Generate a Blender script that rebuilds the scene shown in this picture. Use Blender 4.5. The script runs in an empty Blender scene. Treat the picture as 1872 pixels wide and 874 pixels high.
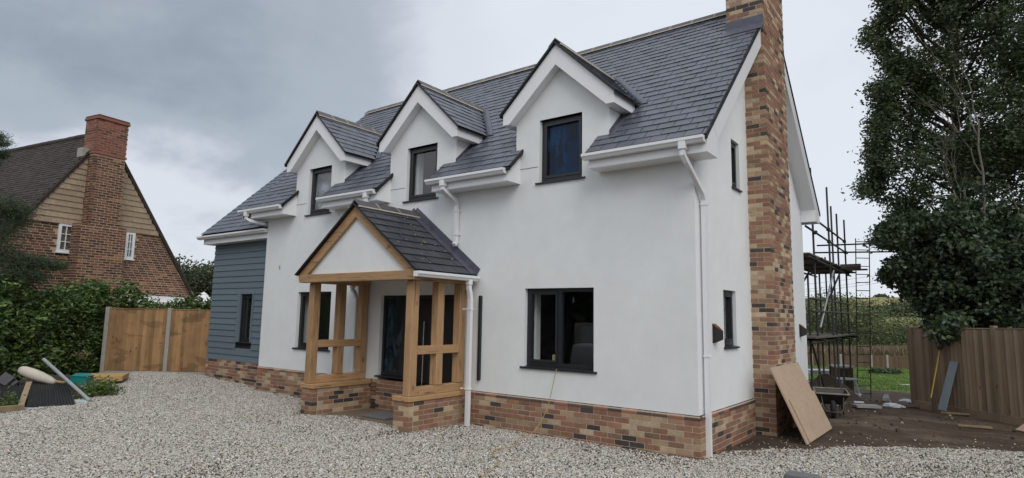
import bpy, bmesh, math, random
import numpy as np
from mathutils import Vector, Matrix

random.seed(11)
rng = np.random.default_rng(5)
SC = bpy.context.scene
COL = SC.collection
rad = math.radians

# ------------------------------------------------------------------ camera
CAM = Vector((2.9672, -8.0574, 1.8194))
FPX = 1121.688
R_ = [0.8000327, 0.5996838, 0.0180848, -0.0607127, 0.1109114, -0.9919741, -0.5968766, 0.7925137, 0.1251412]
RIGHT, DOWN, FWD = Vector(R_[0:3]), Vector(R_[3:6]), Vector(R_[6:9])
cd = bpy.data.cameras.new("camera")
cam = bpy.data.objects.new("camera", cd)
COL.objects.link(cam)
cd.sensor_fit = 'HORIZONTAL'
cd.sensor_width = 36.0
cd.lens = FPX / 1872.0 * 36.0
cd.clip_start = 0.05
cd.clip_end = 4000
m = Matrix.Identity(4)
for i in range(3):
    m[i][0], m[i][1], m[i][2], m[i][3] = RIGHT[i], -DOWN[i], -FWD[i], CAM[i]
cam.matrix_world = m
SC.camera = cam

def ray(px, py):
    return RIGHT * ((px - 936) / FPX) + DOWN * ((py - 437) / FPX) + FWD
# ------------------------------------------------------------------ light
SUN_DIR = Vector((0.57, -0.46, 0.68)).normalized()      # towards the sun, behind thin cloud
sun_el = math.asin(SUN_DIR.z)
sun_az = math.atan2(SUN_DIR.x, SUN_DIR.y)
w = bpy.data.worlds.new("World")
SC.world = w
w.use_nodes = True
nt = w.node_tree
nt.nodes.clear()
N = nt.nodes.new
L = nt.links.new
out = N("ShaderNodeOutputWorld")
bg = N("ShaderNodeBackground")
bg.inputs["Strength"].default_value = 0.1
sky = N("ShaderNodeTexSky")
sky.sky_type = 'NISHITA'
sky.sun_disc = False
sky.sun_elevation = sun_el
sky.sun_rotation = sun_az
sky.air_density = 1.0
sky.dust_density = 2.0
tc = N("ShaderNodeTexCoord")
sep = N("ShaderNodeSeparateXYZ")
L(tc.outputs["Generated"], sep.inputs[0])
# cloud layer: direction projected on to a high plane
mx = N("ShaderNodeMath"); mx.operation = 'MAXIMUM'; mx.inputs[1].default_value = 0.0
L(sep.outputs["Z"], mx.inputs[0])
ad = N("ShaderNodeMath"); ad.operation = 'ADD'; ad.inputs[1].default_value = 0.42
L(mx.outputs[0], ad.inputs[0])
dv = N("ShaderNodeVectorMath"); dv.operation = 'DIVIDE'
cmb = N("ShaderNodeCombineXYZ")
for k in "XYZ":
    L(ad.outputs[0], cmb.inputs[k])
L(tc.outputs["Generated"], dv.inputs[0]); L(cmb.outputs[0], dv.inputs[1])
def wnoise(scale, detail, dist, rough=0.55, loc=(0, 0, 0), sc=(1, 1, 0.4)):
    mp = N("ShaderNodeMapping"); mp.inputs["Location"].default_value = loc; mp.inputs["Scale"].default_value = sc
    L(dv.outputs[0], mp.inputs[0])
    t = N("ShaderNodeTexNoise")
    t.inputs["Scale"].default_value = scale; t.inputs["Detail"].default_value = detail
    t.inputs["Roughness"].default_value = rough; t.inputs["Distortion"].default_value = dist
    L(mp.outputs[0], t.inputs["Vector"])
    return t.outputs["Fac"]
n1 = wnoise(1.25, 5, 0.5, 0.5, (3.1, 1.7, 0))
n2 = wnoise(2.6, 5, 0.2, 0.52, (8.2, 4.4, 0))
def wmath(op, a, b):
    x = N("ShaderNodeMath"); x.operation = op
    for i, v in enumerate((a, b)):
        if isinstance(v, (int, float)): x.inputs[i].default_value = v
        else: L(v, x.inputs[i])
    return x.outputs[0]
# cloud cover is thinner (brighter) towards the east, thicker (darker) towards the west
dt = N("ShaderNodeVectorMath"); dt.operation = 'DOT_PRODUCT'
dt.inputs[1].default_value = (0.86, 0.5, 0.12)
L(tc.outputs["Generated"], dt.inputs[0])
cov = wmath('ADD', wmath('MULTIPLY', dt.outputs["Value"], 0.06), 0.86)
cov = wmath('ADD', cov, wmath('MULTIPLY', wmath('SUBTRACT', n1, 0.5), 1.15))
cov = wmath('ADD', cov, wmath('MULTIPLY', wmath('SUBTRACT', n2, 0.5), 1.0))
n3 = wnoise(6.0, 5, 0.25, 0.55, (1.2, 9.4, 0))
cov = wmath('ADD', cov, wmath('MULTIPLY', wmath('SUBTRACT', n3, 0.5), 0.34))
# a heavy rain cloud stands in the west-north-west
bk = N("ShaderNodeVectorMath"); bk.operation = 'DOT_PRODUCT'
bk.inputs[1].default_value = tuple(ray(215, 110).normalized())
L(tc.outputs["Generated"], bk.inputs[0])
bv = wmath('ADD', bk.outputs["Value"], wmath('ADD', wmath('MULTIPLY', wmath('SUBTRACT', n2, 0.5), 0.16), wmath('MULTIPLY', wmath('SUBTRACT', n1, 0.5), 0.22)))
bank = N("ShaderNodeMapRange"); bank.interpolation_type = 'SMOOTHSTEP'
bank.inputs["From Min"].default_value = 0.83; bank.inputs["From Max"].default_value = 0.995
L(bv, bank.inputs[0])
cov = wmath('SUBTRACT', cov, wmath('MULTIPLY', bank.outputs[0], 0.60))
# thinner towards the horizon
hz_ = N("ShaderNodeMapRange"); hz_.interpolation_type = 'SMOOTHSTEP'
hz_.inputs["From Min"].default_value = 0.0; hz_.inputs["From Max"].default_value = 0.30
hz_.inputs["To Min"].default_value = 0.34; hz_.inputs["To Max"].default_value = 0.0
L(sep.outputs["Z"], hz_.inputs[0])
cov = wmath('ADD', cov, hz_.outputs[0])
ramp = N("ShaderNodeValToRGB")
ramp.color_ramp.interpolation = 'EASE'
e = ramp.color_ramp.elements
e[0].position = 0.0; e[0].color = (2.95, 3.4, 4.05, 1)
e[1].position = 1.0; e[1].color = (7.6, 8.0, 8.7, 1)
c = e.new(0.30); c.color = (4.1, 4.6, 5.3, 1)
c = e.new(0.62); c.color = (7.0, 7.35, 8.05, 1)
L(cov, ramp.inputs[0])
mixn = N("ShaderNodeMixRGB"); mixn.inputs[0].default_value = 0.93
L(sky.outputs[0], mixn.inputs[1]); L(ramp.outputs[0], mixn.inputs[2])
L(mixn.outputs[0], bg.inputs["Color"]); L(bg.outputs[0], out.inputs[0])

sl = bpy.data.lights.new("sun", 'SUN')
sl.energy = 1.2
sl.angle = rad(38)
sl.color = (1.0, 0.97, 0.92)
so = bpy.data.objects.new("sun", sl)
COL.objects.link(so)
so.rotation_euler = SUN_DIR.to_track_quat('Z', 'Y').to_euler()
SC.view_settings.view_transform = 'Standard'
SC.view_settings.look = 'None'
SC.view_settings.gamma = 1.0
SC.view_settings.exposure = 0.08
SC.cycles.max_bounces = 6
SC.cycles.transparent_max_bounces = 12

# ------------------------------------------------------------------ placing helpers
def ray(px, py):
    return RIGHT * ((px - 936) / FPX) + DOWN * ((py - 437) / FPX) + FWD
def pt(px, py, d):
    return CAM + ray(px, py) * d
def pz(px, py, z):
    r = ray(px, py)
    return CAM + r * ((z - CAM.z) / r.z)
GZ = [(-1e4, .03), (5, .02), (8.9, -.02), (10.6, -.22), (15.4, -.75), (27, -1.1), (46, -1.55), (90, -1.4), (250, 4), (330, 10), (455, 18.2), (700, 19), (3000, 10)]
def gz(x, y):
    for (a, b), (c, d) in zip(GZ, GZ[1:]):
        if y < c:
            return b + (d - b) * (y - a) / (c - a)
    return GZ[-1][1]
def pg(px, py):
    r = ray(px, py)
    t = 2.0
    while t < 900:
        p = CAM + r * t
        if p.z <= gz(p.x, p.y):
            return p
        t += 0.02 if t < 60 else 0.3
    return p
def proj(p):
    v = p - CAM
    z = v.dot(FWD)
    if z < .1:
        return None
    return (936 + FPX * v.dot(RIGHT) / z, 437 + FPX * v.dot(DOWN) / z, z)

# ------------------------------------------------------------------ materials
def mat(name, color, rough=.6, var=0.0, noise=None, bump=None, palette=None, spec=.5, metal=0.0, grain=None, trans=0.0, noise2=None, coat=0.0, rvar=0.0, crack=None, spots=None):
    """noise=(scale, amount[, stretch xyz]); bump=(scale, strength[, distance]); palette=[(pos, colour), ...] chosen per piece"""
    M = bpy.data.materials.new(name)
    M.use_nodes = True
    t = M.node_tree
    t.nodes.clear()
    n, l = t.nodes.new, t.links.new
    o = n("ShaderNodeOutputMaterial")
    b = n("ShaderNodeBsdfPrincipled")
    b.inputs["Roughness"].default_value = rough
    b.inputs["Specular IOR Level"].default_value = spec
    b.inputs["Metallic"].default_value = metal
    if coat:
        b.inputs["Coat Weight"].default_value = coat
    geo = n("ShaderNodeNewGeometry")
    def mth(op, a, b_=0.0):
        x = n("ShaderNodeMath"); x.operation = op
        for i, v in enumerate((a, b_)):
            if isinstance(v, (int, float)): x.inputs[i].default_value = v
            else: l(v, x.inputs[i])
        return x.outputs[0]
    rnd = None
    if var or palette or rvar:
        oi = n("ShaderNodeObjectInfo")
        rnd = mth('FRACT', mth('ADD', oi.outputs["Random"], geo.outputs["Random Per Island"]))
    if palette:
        r = n("ShaderNodeValToRGB")
        r.color_ramp.interpolation = 'CONSTANT'
        els = r.color_ramp.elements
        els[0].position = palette[0][0]; els[0].color = (*palette[0][1], 1)
        els[1].position = palette[1][0]; els[1].color = (*palette[1][1], 1)
        for p, cc in palette[2:]:
            x = els.new(p); x.color = (*cc, 1)
        l(rnd, r.inputs[0])
        col = r.outputs[0]
    else:
        rgb = n("ShaderNodeRGB"); rgb.outputs[0].default_value = (*color, 1)
        col = rgb.outputs[0]
    fac = None
    def addf(v):
        nonlocal fac
        fac = v if fac is None else mth('ADD', fac, v)
    if var:
        r2 = mth('FRACT', mth('MULTIPLY', rnd, 7.31)) if palette else rnd
        addf(mth('MULTIPLY', mth('SUBTRACT', r2, .5), 2 * var))
    for nz in (noise, noise2):
        if nz:
            tx = n("ShaderNodeTexNoise"); tx.inputs["Scale"].default_value = nz[0]; tx.inputs["Detail"].default_value = 5
            tx.inputs["Roughness"].default_value = .6
            src = geo.outputs["Position"]
            if len(nz) > 2:
                mp = n("ShaderNodeMapping"); mp.inputs["Scale"].default_value = nz[2]
                l(src, mp.inputs[0]); src = mp.outputs[0]
                if rnd is not None:
                    va = n("ShaderNodeVectorMath"); va.operation = 'ADD'
                    cx = n("ShaderNodeCombineXYZ")
                    r9 = mth('MULTIPLY', rnd, 37.0)
                    for k in "XYZ": l(r9, cx.inputs[k])
                    l(src, va.inputs[0]); l(cx.outputs[0], va.inputs[1]); src = va.outputs[0]
            l(src, tx.inputs["Vector"])
            addf(mth('MULTIPLY', mth('SUBTRACT', tx.outputs["Fac"], .5), 4 * nz[1]))
    if fac is not None:
        s = n("ShaderNodeVectorMath"); s.operation = 'SCALE'
        l(col, s.inputs[0]); l(mth('MAXIMUM', mth('ADD', fac, 1.0), 0.08), s.inputs["Scale"])
        col = s.outputs[0]
    def darken(v, lo, hi, amt):
        nonlocal col
        mr = n("ShaderNodeMapRange"); mr.interpolation_type = 'SMOOTHSTEP'
        mr.inputs["From Min"].default_value = lo; mr.inputs["From Max"].default_value = hi
        mr.inputs["To Min"].default_value = 1.0; mr.inputs["To Max"].default_value = 1.0 - amt
        l(v, mr.inputs[0])
        s_ = n("ShaderNodeVectorMath"); s_.operation = 'SCALE'
        l(col, s_.inputs[0]); l(mr.outputs[0], s_.inputs["Scale"]); col = s_.outputs[0]
    def wpos(stretch):
        mp = n("ShaderNodeMapping"); mp.inputs["Scale"].default_value = stretch; l(geo.outputs["Position"], mp.inputs[0]); return mp.outputs[0]
    if crack:                                  # (scale, stretch, threshold, darkening): drying splits along the grain
        tx = n("ShaderNodeTexNoise"); tx.inputs["Scale"].default_value = crack[0]; tx.inputs["Detail"].default_value = 3
        l(wpos(crack[1]), tx.inputs["Vector"]); darken(tx.outputs["Fac"], crack[2], crack[2] + .035, crack[3])
    if spots:                                  # (scale, stretch, radius, darkening): knots
        vx = n("ShaderNodeTexVoronoi"); vx.inputs["Scale"].default_value = spots[0]
        l(wpos(spots[1]), vx.inputs["Vector"]); darken(vx.outputs["Distance"], spots[2], spots[2] * .45, spots[3])
    l(col, b.inputs["Base Color"])
    if rvar:
        l(mth('ADD', mth('MULTIPLY', rnd, rvar), rough - rvar / 2), b.inputs["Roughness"])
    if bump:
        tx = n("ShaderNodeTexNoise"); tx.inputs["Scale"].default_value = bump[0]; tx.inputs["Detail"].default_value = 6
        l(geo.outputs["Position"], tx.inputs["Vector"])
        bp = n("ShaderNodeBump"); bp.inputs["Strength"].default_value = bump[1]
        bp.inputs["Distance"].default_value = bump[2] if len(bump) > 2 else .02
        l(tx.outputs["Fac"], bp.inputs["Height"]); l(bp.outputs[0], b.inputs["Normal"])
    if trans:
        tr = n("ShaderNodeBsdfTranslucent"); l(col, tr.inputs["Color"])
        ms = n("ShaderNodeMixShader"); ms.inputs[0].default_value = trans
        l(b.outputs[0], ms.inputs[1]); l(tr.outputs[0], ms.inputs[2]); l(ms.outputs[0], o.inputs[0])
    else:
        l(b.outputs[0], o.inputs[0])
    return M

def glass(name, tint, refl=1.0, film=None):
    M = bpy.data.materials.new(name)
    M.use_nodes = True
    t = M.node_tree; t.nodes.clear()
    n, l = t.nodes.new, t.links.new
    o = n("ShaderNodeOutputMaterial")
    tr = n("ShaderNodeBsdfTransparent"); tr.inputs[0].default_value = (*tint, 1)
    gl = n("ShaderNodeBsdfGlossy"); gl.inputs["Roughness"].default_value = .015
    fr = n("ShaderNodeFresnel"); fr.inputs[0].default_value = 1.5
    mu = n("ShaderNodeMath"); mu.operation = 'MULTIPLY'; mu.inputs[1].default_value = refl; mu.use_clamp = True
    geo = n("ShaderNodeNewGeometry")
    tx = n("ShaderNodeTexNoise"); tx.inputs["Scale"].default_value = 1.3
    l(geo.outputs["Position"], tx.inputs["Vector"])
    bp = n("ShaderNodeBump"); bp.inputs["Strength"].default_value = .05; bp.inputs["Distance"].default_value = .05
    l(tx.outputs["Fac"], bp.inputs["Height"]); l(bp.outputs[0], gl.inputs["Normal"])
    ms = n("ShaderNodeMixShader")
    bfc = n("ShaderNodeMath"); bfc.operation = 'SUBTRACT'; bfc.inputs[0].default_value = 1.0; l(geo.outputs["Backfacing"], bfc.inputs[1])
    m0 = n("ShaderNodeMath"); m0.operation = 'MULTIPLY'; l(fr.outputs[0], m0.inputs[0]); l(bfc.outputs[0], m0.inputs[1])
    l(m0.outputs[0], mu.inputs[0]); l(mu.outputs[0], ms.inputs[0]); l(tr.outputs[0], ms.inputs[1]); l(gl.outputs[0], ms.inputs[2])
    last = ms.outputs[0]
    if film:                                   # peel-off protective film, wrinkled
        d = n("ShaderNodeBsdfPrincipled"); d.inputs["Base Color"].default_value = (*film, 1); d.inputs["Roughness"].default_value = .55; d.inputs["Specular IOR Level"].default_value = .2
        tx2 = n("ShaderNodeTexNoise"); tx2.inputs["Scale"].default_value = 3.0; tx2.inputs["Detail"].default_value = 5; tx2.inputs["Distortion"].default_value = 1.5
        mp = n("ShaderNodeMapping"); mp.inputs["Scale"].default_value = (1.6, 1, .6)
        l(geo.outputs["Position"], mp.inputs[0]); l(mp.outputs[0], tx2.inputs["Vector"])
        rp = n("ShaderNodeValToRGB"); rp.color_ramp.elements[0].position = .44; rp.color_ramp.elements[1].position = .66
        rp.color_ramp.elements[0].color = (.18, .18, .18, 1); rp.color_ramp.elements[1].color = (.8, .8, .8, 1)
        l(tx2.outputs["Fac"], rp.inputs[0])
        m2 = n("ShaderNodeMixShader"); l(rp.outputs[0], m2.inputs[0]); l(last, m2.inputs[1]); l(d.outputs[0], m2.inputs[2])
        last = m2.outputs[0]
    l(last, o.inputs[0])
    return M

BR_RED, BR_RED2, BR_BUFF, BR_BUFF2, BR_DARK, BR_BROWN = (.295, .152, .094), (.25, .127, .083), (.455, .345, .225), (.37, .255, .16), (.064, .050, .045), (.235, .138, .09)
M = {}
M['render'] = mat('white_render', (.765, .787, .782), .85, noise=(.9, .05), noise2=(4.2, .034), bump=(70, .12, .004))
M['upvc'] = mat('white_upvc', (.80, .81, .82), .32, noise=(3, .012))
M['brick'] = mat('multi_stock_brick', BR_RED, .85, var=.16, noise=(45, .16), noise2=(11, .17), bump=(90, .5, .006),
                 palette=[(0, BR_RED), (.20, BR_BUFF), (.36, BR_RED2), (.50, BR_BROWN), (.62, BR_BUFF2), (.74, (.31, .195, .122)), (.82, BR_RED), (.88, BR_DARK)])
M['cant'] = mat('cant_brick', BR_RED, .8, var=.15, noise=(30, .14), bump=(90, .4, .005),
                palette=[(0, (.31, .145, .09)), (.30, (.095, .06, .05)), (.55, (.27, .12, .078)), (.75, (.33, .19, .125)), (.86, (.12, .075, .06))])
M['mortar'] = mat('pale_mortar', (.58, .51, .40), .95, noise=(25, .1), bump=(60, .5, .005))
M['slate'] = mat('grey_slate', (.103, .113, .140), .42, var=.26, noise=(14, .10), noise2=(1.4, .08), bump=(26, .25, .006), rvar=.14, spec=.5)
M['slate_dark'] = mat('black_slate', (.045, .048, .057), .5, var=.22, noise=(11, .15), noise2=(2.5, .12), bump=(26, .3, .006), rvar=.14)
M['underlay'] = mat('roof_underlay', (.012, .012, .014), .9)
M['ridge'] = mat('ridge_tile_grey', (.085, .08, .085), .6, var=.14, noise=(12, .1), bump=(40, .3, .006))
M['ridge_mortar'] = mat('ridge_mortar', (.60, .53, .42), .95, noise=(20, .12), bump=(50, .6, .008))
M['lead'] = mat('lead_flashing', (.10, .105, .135), .45, noise=(9, .22), noise2=(2, .12), bump=(14, .4, .012), metal=.15)
M['lead_pale'] = mat('new_lead_valley', (.36, .41, .47), .35, noise=(10, .16), bump=(12, .4, .01), metal=.3)
M['frame'] = mat('anthracite_frame', (.018, .019, .022), .38)
M['black'] = mat('black_powder_coat', (.010, .010, .011), .4)
M['copper'] = mat('copper_inside', (.55, .23, .06), .3, metal=.5)
M['steel'] = mat('brushed_steel', (.62, .63, .65), .25, metal=.9)
M['clad'] = mat('blue_grey_board', (.135, .178, .21), .55, var=.06, noise=(9, .05, (1, 8, 8)), bump=(30, .1, .004))
M['glass'] = glass('window_glass', (.955, .965, .965), 2.5)
M['glass_film'] = glass('filmed_glass', (.10, .16, .26), .7, (.013, .055, .14))
M['glass_side'] = glass('sidelight_glass', (.20, .28, .34), 1.5, (.05, .095, .125))
M['inside'] = mat('inside_plaster', (.66, .62, .56), .9, noise=(2, .06))
M['bright_room_sheet'] = mat('bright_room_sheet', (.60, .63, .66), .8, noise=(2.6, .55), noise2=(.9, .3))  # pale blotched colour stands for the bright view in the dormer pane
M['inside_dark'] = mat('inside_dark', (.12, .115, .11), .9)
M['inside_white'] = mat('inside_reveal', (.84, .85, .85), .9)
def oak(ax):
    st = [10.0, 10.0, 10.0]; st[ax] = .55
    return mat('oak_' + 'xyz'[ax], (.415, .25, .125), .66, var=.14, noise=(4.2, .26, tuple(st)), noise2=(2.6, .12), bump=(35, .35, .005), crack=(7.0, tuple(a * .55 if a > 1 else .22 for a in st), .635, .62), spots=(2.3, tuple(1.0 if a > 1 else .6 for a in st), .085, .5))
OAK = [oak(0), oak(1), oak(2)]
M['board_new'] = mat('new_fence_board', (.32, .183, .082), .8, var=.26, noise=(2.6, .2, (8, 8, .8)), noise2=(2.2, .26), bump=(40, .3, .004), spots=(4.2, (1, 1, .55), .13, .5), crack=(1.6, (1, 1, 2.6), .56, .3))
M['board_old'] = mat('old_fence_board', (.22, .16, .108), .88, var=.34, noise=(2.6, .14, (9, 9, .7)), noise2=(1.5, .16), bump=(40, .4, .005), spots=(3.6, (1, 1, .6), .11, .45))
M['board_far'] = mat('far_fence_board', (.115, .074, .046), .88, var=.22, noise=(3, .12))
M['concrete'] = mat('concrete_post', (.36, .34, .30), .9, noise=(9, .12), bump=(50, .4, .005))
M['concrete_floor'] = mat('porch_concrete', (.19, .145, .105), .9, noise=(2.2, .2), noise2=(11, .14), bump=(20, .4, .01))
M['paver'] = mat('grey_paver', (.15, .15, .155), .85, noise=(14, .1), bump=(50, .3, .004))

# ------------------------------------------------------------------ mesh helpers
class F:
    """a wall frame: a along the wall, b out of it, z up"""
    def __init__(s, o, u, n):
        s.o, s.u, s.n, s.w = Vector(o), Vector(u).normalized(), Vector(n).normalized(), Vector((0, 0, 1))
    def __call__(s, a, b, z):
        return s.o + s.u * a + s.n * b + s.w * z
    def mtx(s, a, b, z, la, lb, lz):
        c = s(a, b, z)
        return Matrix(((s.u.x * la, s.n.x * lb, 0, c.x), (s.u.y * la, s.n.y * lb, 0, c.y), (0, 0, lz, c.z), (0, 0, 0, 1)))
WORLD = F((0, 0, 0), (1, 0, 0), (0, 1, 0))
FRONT = F((0, 0, 0), (1, 0, 0), (0, -1, 0))
GABLE = F((0, 0, 0), (0, 1, 0), (1, 0, 0))

class MB:
    def __init__(s): s.v, s.f, s.m, s.smooth = [], [], [], []
    def add(s, vs, fs, mi=0, smooth=False):
        k = len(s.v)
        s.v += [Vector(v) for v in vs]
        for f in fs:
            s.f.append([k + i for i in f]); s.m.append(mi); s.smooth.append(smooth)
        return s
    def quad(s, a, b, c, d, mi=0): return s.add((a, b, c, d), ((0, 1, 2, 3),), mi)
    def hexa(s, p, mi=0):
        return s.add(p, ((0, 3, 2, 1), (4, 5, 6, 7), (0, 1, 5, 4), (1, 2, 6, 5), (2, 3, 7, 6), (3, 0, 4, 7)), mi)
    def box(s, x0, x1, y0, y1, z0, z1, mi=0, fr=WORLD):
        return s.hexa([fr(x0, y0, z0), fr(x1, y0, z0), fr(x1, y1, z0), fr(x0, y1, z0), fr(x0, y0, z1), fr(x1, y0, z1), fr(x1, y1, z1), fr(x0, y1, z1)], mi)
    def bev(s, x0, x1, y0, y1, z0, z1, c=.006, mi=0, fr=WORLD):
        """box with chamfered edges"""
        pts = []
        vs = {}
        for i, x in enumerate((x0, x1)):
            for j, y in enumerate((y0, y1)):
                for k, z in enumerate((z0, z1)):
                    sx, sy, sz = (c, -c)[i], (c, -c)[j], (c, -c)[k]
                    for q, p in enumerate(((x, y + sy, z + sz), (x + sx, y, z + sz), (x + sx, y + sy, z))):
                        vs[(i, j, k, q)] = len(pts); pts.append(fr(*p))
        fs = []
        V = lambda *a: vs[a]
        for i in (0, 1):
            fs.append([V(i, 0, 0, 0), V(i, 1, 0, 0), V(i, 1, 1, 0), V(i, 0, 1, 0)])
            fs.append([V(0, i, 0, 1), V(1, i, 0, 1), V(1, i, 1, 1), V(0, i, 1, 1)])
            fs.append([V(0, 0, i, 2), V(1, 0, i, 2), V(1, 1, i, 2), V(0, 1, i, 2)])
        for a in (0, 1):
            for b in (0, 1):
                fs.append([V(a, b, 0, 0), V(a, b, 1, 0), V(a, b, 1, 1), V(a, b, 0, 1)])
                fs.append([V(a, 0, b, 0), V(a, 1, b, 0), V(a, 1, b, 2), V(a, 0, b, 2)])
                fs.append([V(0, a, b, 1), V(1, a, b, 1), V(1, a, b, 2), V(0, a, b, 2)])
        for a in (0, 1):
            for b in (0, 1):
                for d in (0, 1):
                    fs.append([V(a, b, d, 0), V(a, b, d, 1), V(a, b, d, 2)])
        return s.add(pts, fs, mi)
    def obox(s, c, u, v, w_, mi=0):
        """box about c with half axes u, v, w_"""
        c, u, v, w_ = Vector(c), Vector(u), Vector(v), Vector(w_)
        return s.hexa([c - u - v - w_, c + u - v - w_, c + u + v - w_, c - u + v - w_, c - u - v + w_, c + u - v + w_, c + u + v + w_, c - u + v + w_], mi)
    def prism(s, poly, d, mi=0):
        """polygon (3-D points) extruded by the vector d"""
        d = Vector(d); n = len(poly); poly = [Vector(p) for p in poly]
        vs = poly + [p + d for p in poly]
        fs = [list(range(n))[::-1], list(range(n, 2 * n))] + [[i, (i + 1) % n, n + (i + 1) % n, n + i] for i in range(n)]
        return s.add(vs, fs, mi)
    def beam(s, p, q, w_, h, up=(0, 0, 1), mi=0):
        p, q = Vector(p), Vector(q); d = q - p; up = Vector(up)
        u = d.cross(up).normalized() * w_ / 2
        v = u.cross(d).normalized() * h / 2
        return s.obox((p + q) / 2, d / 2, u, v, mi)
    def tube(s, pts, r, n=8, mi=0, caps=True):
        pts = [Vector(p) for p in pts]
        if not isinstance(r, (list, tuple)): r = [r] * len(pts)
        k = len(s.v); prev = None; rings = []
        for i, p in enumerate(pts):
            d = (pts[min(i + 1, len(pts) - 1)] - pts[max(i - 1, 0)]).normalized()
            a = Vector((0, 0, 1)) if abs(d.z) < .9 else Vector((1, 0, 0))
            if prev is not None: a = prev
            u = (a - d * a.dot(d)).normalized(); v = d.cross(u); prev = u
            rings.append([p + (u * math.cos(t) + v * math.sin(t)) * r[i] for t in (2 * math.pi * j / n for j in range(n))])
        vs = [q for rg in rings for q in rg]
        fs = [[i * n + j, i * n + (j + 1) % n, (i + 1) * n + (j + 1) % n, (i + 1) * n + j] for i in range(len(pts) - 1) for j in range(n)]
        s.add(vs, fs, mi, True)
        if caps:
            s.add(rings[0], [list(range(n))[::-1]], mi); s.add(rings[-1], [list(range(n))], mi)
        return s
    def sqtube(s, pts, w_, d_, side=(1, 0, 0), mi=0):
        pts = [Vector(p) for p in pts]; side = Vector(side)
        rings = []
        for i, p in enumerate(pts):
            d = (pts[min(i + 1, len(pts) - 1)] - pts[max(i - 1, 0)]).normalized()
            u = (side - d * side.dot(d)).normalized(); v = d.cross(u)
            rings.append([p + u * a * w_ / 2 + v * b * d_ / 2 for a, b in ((-1, -1), (1, -1), (1, 1), (-1, 1))])
        vs = [q for rg in rings for q in rg]
        fs = [[i * 4 + j, i * 4 + (j + 1) % 4, (i + 1) * 4 + (j + 1) % 4, (i + 1) * 4 + j] for i in range(len(pts) - 1) for j in range(4)]
        fs += [[3, 2, 1, 0], [len(vs) - 4 + j for j in range(4)]]
        return s.add(vs, fs, mi)
    def mtx(s, M_, mi=0):
        p = [M_ @ Vector(q) for q in ((-.5, -.5, -.5), (.5, -.5, -.5), (.5, .5, -.5), (-.5, .5, -.5), (-.5, -.5, .5), (.5, -.5, .5), (.5, .5, .5), (-.5, .5, .5))]
        return s.hexa(p, mi)

BASE = {}
def finish(me):
    bm = bmesh.new(); bm.from_mesh(me)
    bmesh.ops.recalc_face_normals(bm, faces=bm.faces)
    bm.to_mesh(me); bm.free()
def obj(name, mb, mats, parent=None, recalc=True, label=None):
    base = BASE.get(parent, Vector()) if parent is not None else Vector()
    me = bpy.data.meshes.new(name)
    me.from_pydata([tuple(v - base) for v in mb.v], [], mb.f)
    for mm in (mats if isinstance(mats, (list, tuple)) else [mats]): me.materials.append(mm)
    me.polygons.foreach_set("material_index", mb.m)
    me.polygons.foreach_set("use_smooth", mb.smooth)
    if recalc: finish(me)
    o = bpy.data.objects.new(name, me)
    COL.objects.link(o)
    if parent is not None:
        o.parent = parent; BASE[o] = base
    if label: o['label'] = label
    return o
def tag(o, label, cat, group=None, kind=None):
    o['label'] = label; o['category'] = cat
    if group: o['group'] = group
    if kind: o['kind'] = kind
    return o
def thing(name, label, cat, loc=(0, 0, 0), group=None):
    o = bpy.data.objects.new(name, None)
    o.empty_display_size = .2
    COL.objects.link(o); o.location = loc
    BASE[o] = Vector(loc)
    return tag(o, label, cat, group)
def part(name, parent):
    o = bpy.data.objects.new(name, None)
    o.empty_display_size = .1
    COL.objects.link(o); o.parent = parent; BASE[o] = BASE[parent]
    return o
def structure(o):
    o['kind'] = 'structure'; return o
def center(name, mb, mats, label, cat, group=None, kind=None, base=None):
    """a thing that is one mesh: its origin goes to its base"""
    if base is None:
        lo = min(v.z for v in mb.v); n = len(mb.v)
        base = Vector((sum(v.x for v in mb.v) / n, sum(v.y for v in mb.v) / n, lo))
    mb.v = [v - base for v in mb.v]
    o = obj(name, mb, mats); o.location = base; BASE[o] = Vector(base)
    return tag(o, label, cat, group, kind)

UNIT = {}
def unit(mt):
    if mt.name not in UNIT:
        mb = MB().mtx(Matrix.Identity(4))
        me = bpy.data.meshes.new('unit_' + mt.name)
        me.from_pydata([tuple(v) for v in mb.v], [], mb.f); me.materials.append(mt); finish(me)
        UNIT[mt.name] = me
    return UNIT[mt.name]
class Pieces:
    """bricks, slates, boards of one thing: the LIMIT that show largest are objects, the rest one stuff mesh per part"""
    def __init__(s, name, plural, limit=300): s.name, s.plural, s.limit, s.items = name, plural, limit, []
    def add(s, M_, mt, parent, normal): s.items.append((M_, mt, parent, Vector(normal)))
    def build(s):
        def size(it):
            M_, mt, par, nrm = it
            c = M_.translation; q = proj(c)
            if q is None or not (-10 < q[0] < 1882 and -10 < q[1] < 884): return 0.0
            if nrm.dot(CAM - c) <= 0: return 0.0
            dims = sorted(M_.col[i].to_3d().length for i in range(3))
            return dims[1] * dims[2] * nrm.dot((CAM - c).normalized()) / q[2] ** 2
        order = sorted(range(len(s.items)), key=lambda i: -size(s.items[i]))
        rest = {}
        for k, i in enumerate(order):
            M_, mt, par, nrm = s.items[i]
            if k < s.limit:
                o = bpy.data.objects.new(s.name, unit(mt))
                COL.objects.link(o); o.parent = par
                o.matrix_local = Matrix.Translation(-BASE[par]) @ M_
            else:
                rest.setdefault((par, mt), MB()).mtx(M_)
        for (par, mt), mb in rest.items():
            o = obj(s.plural, mb, mt, par); o['kind'] = 'stuff'

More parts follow.
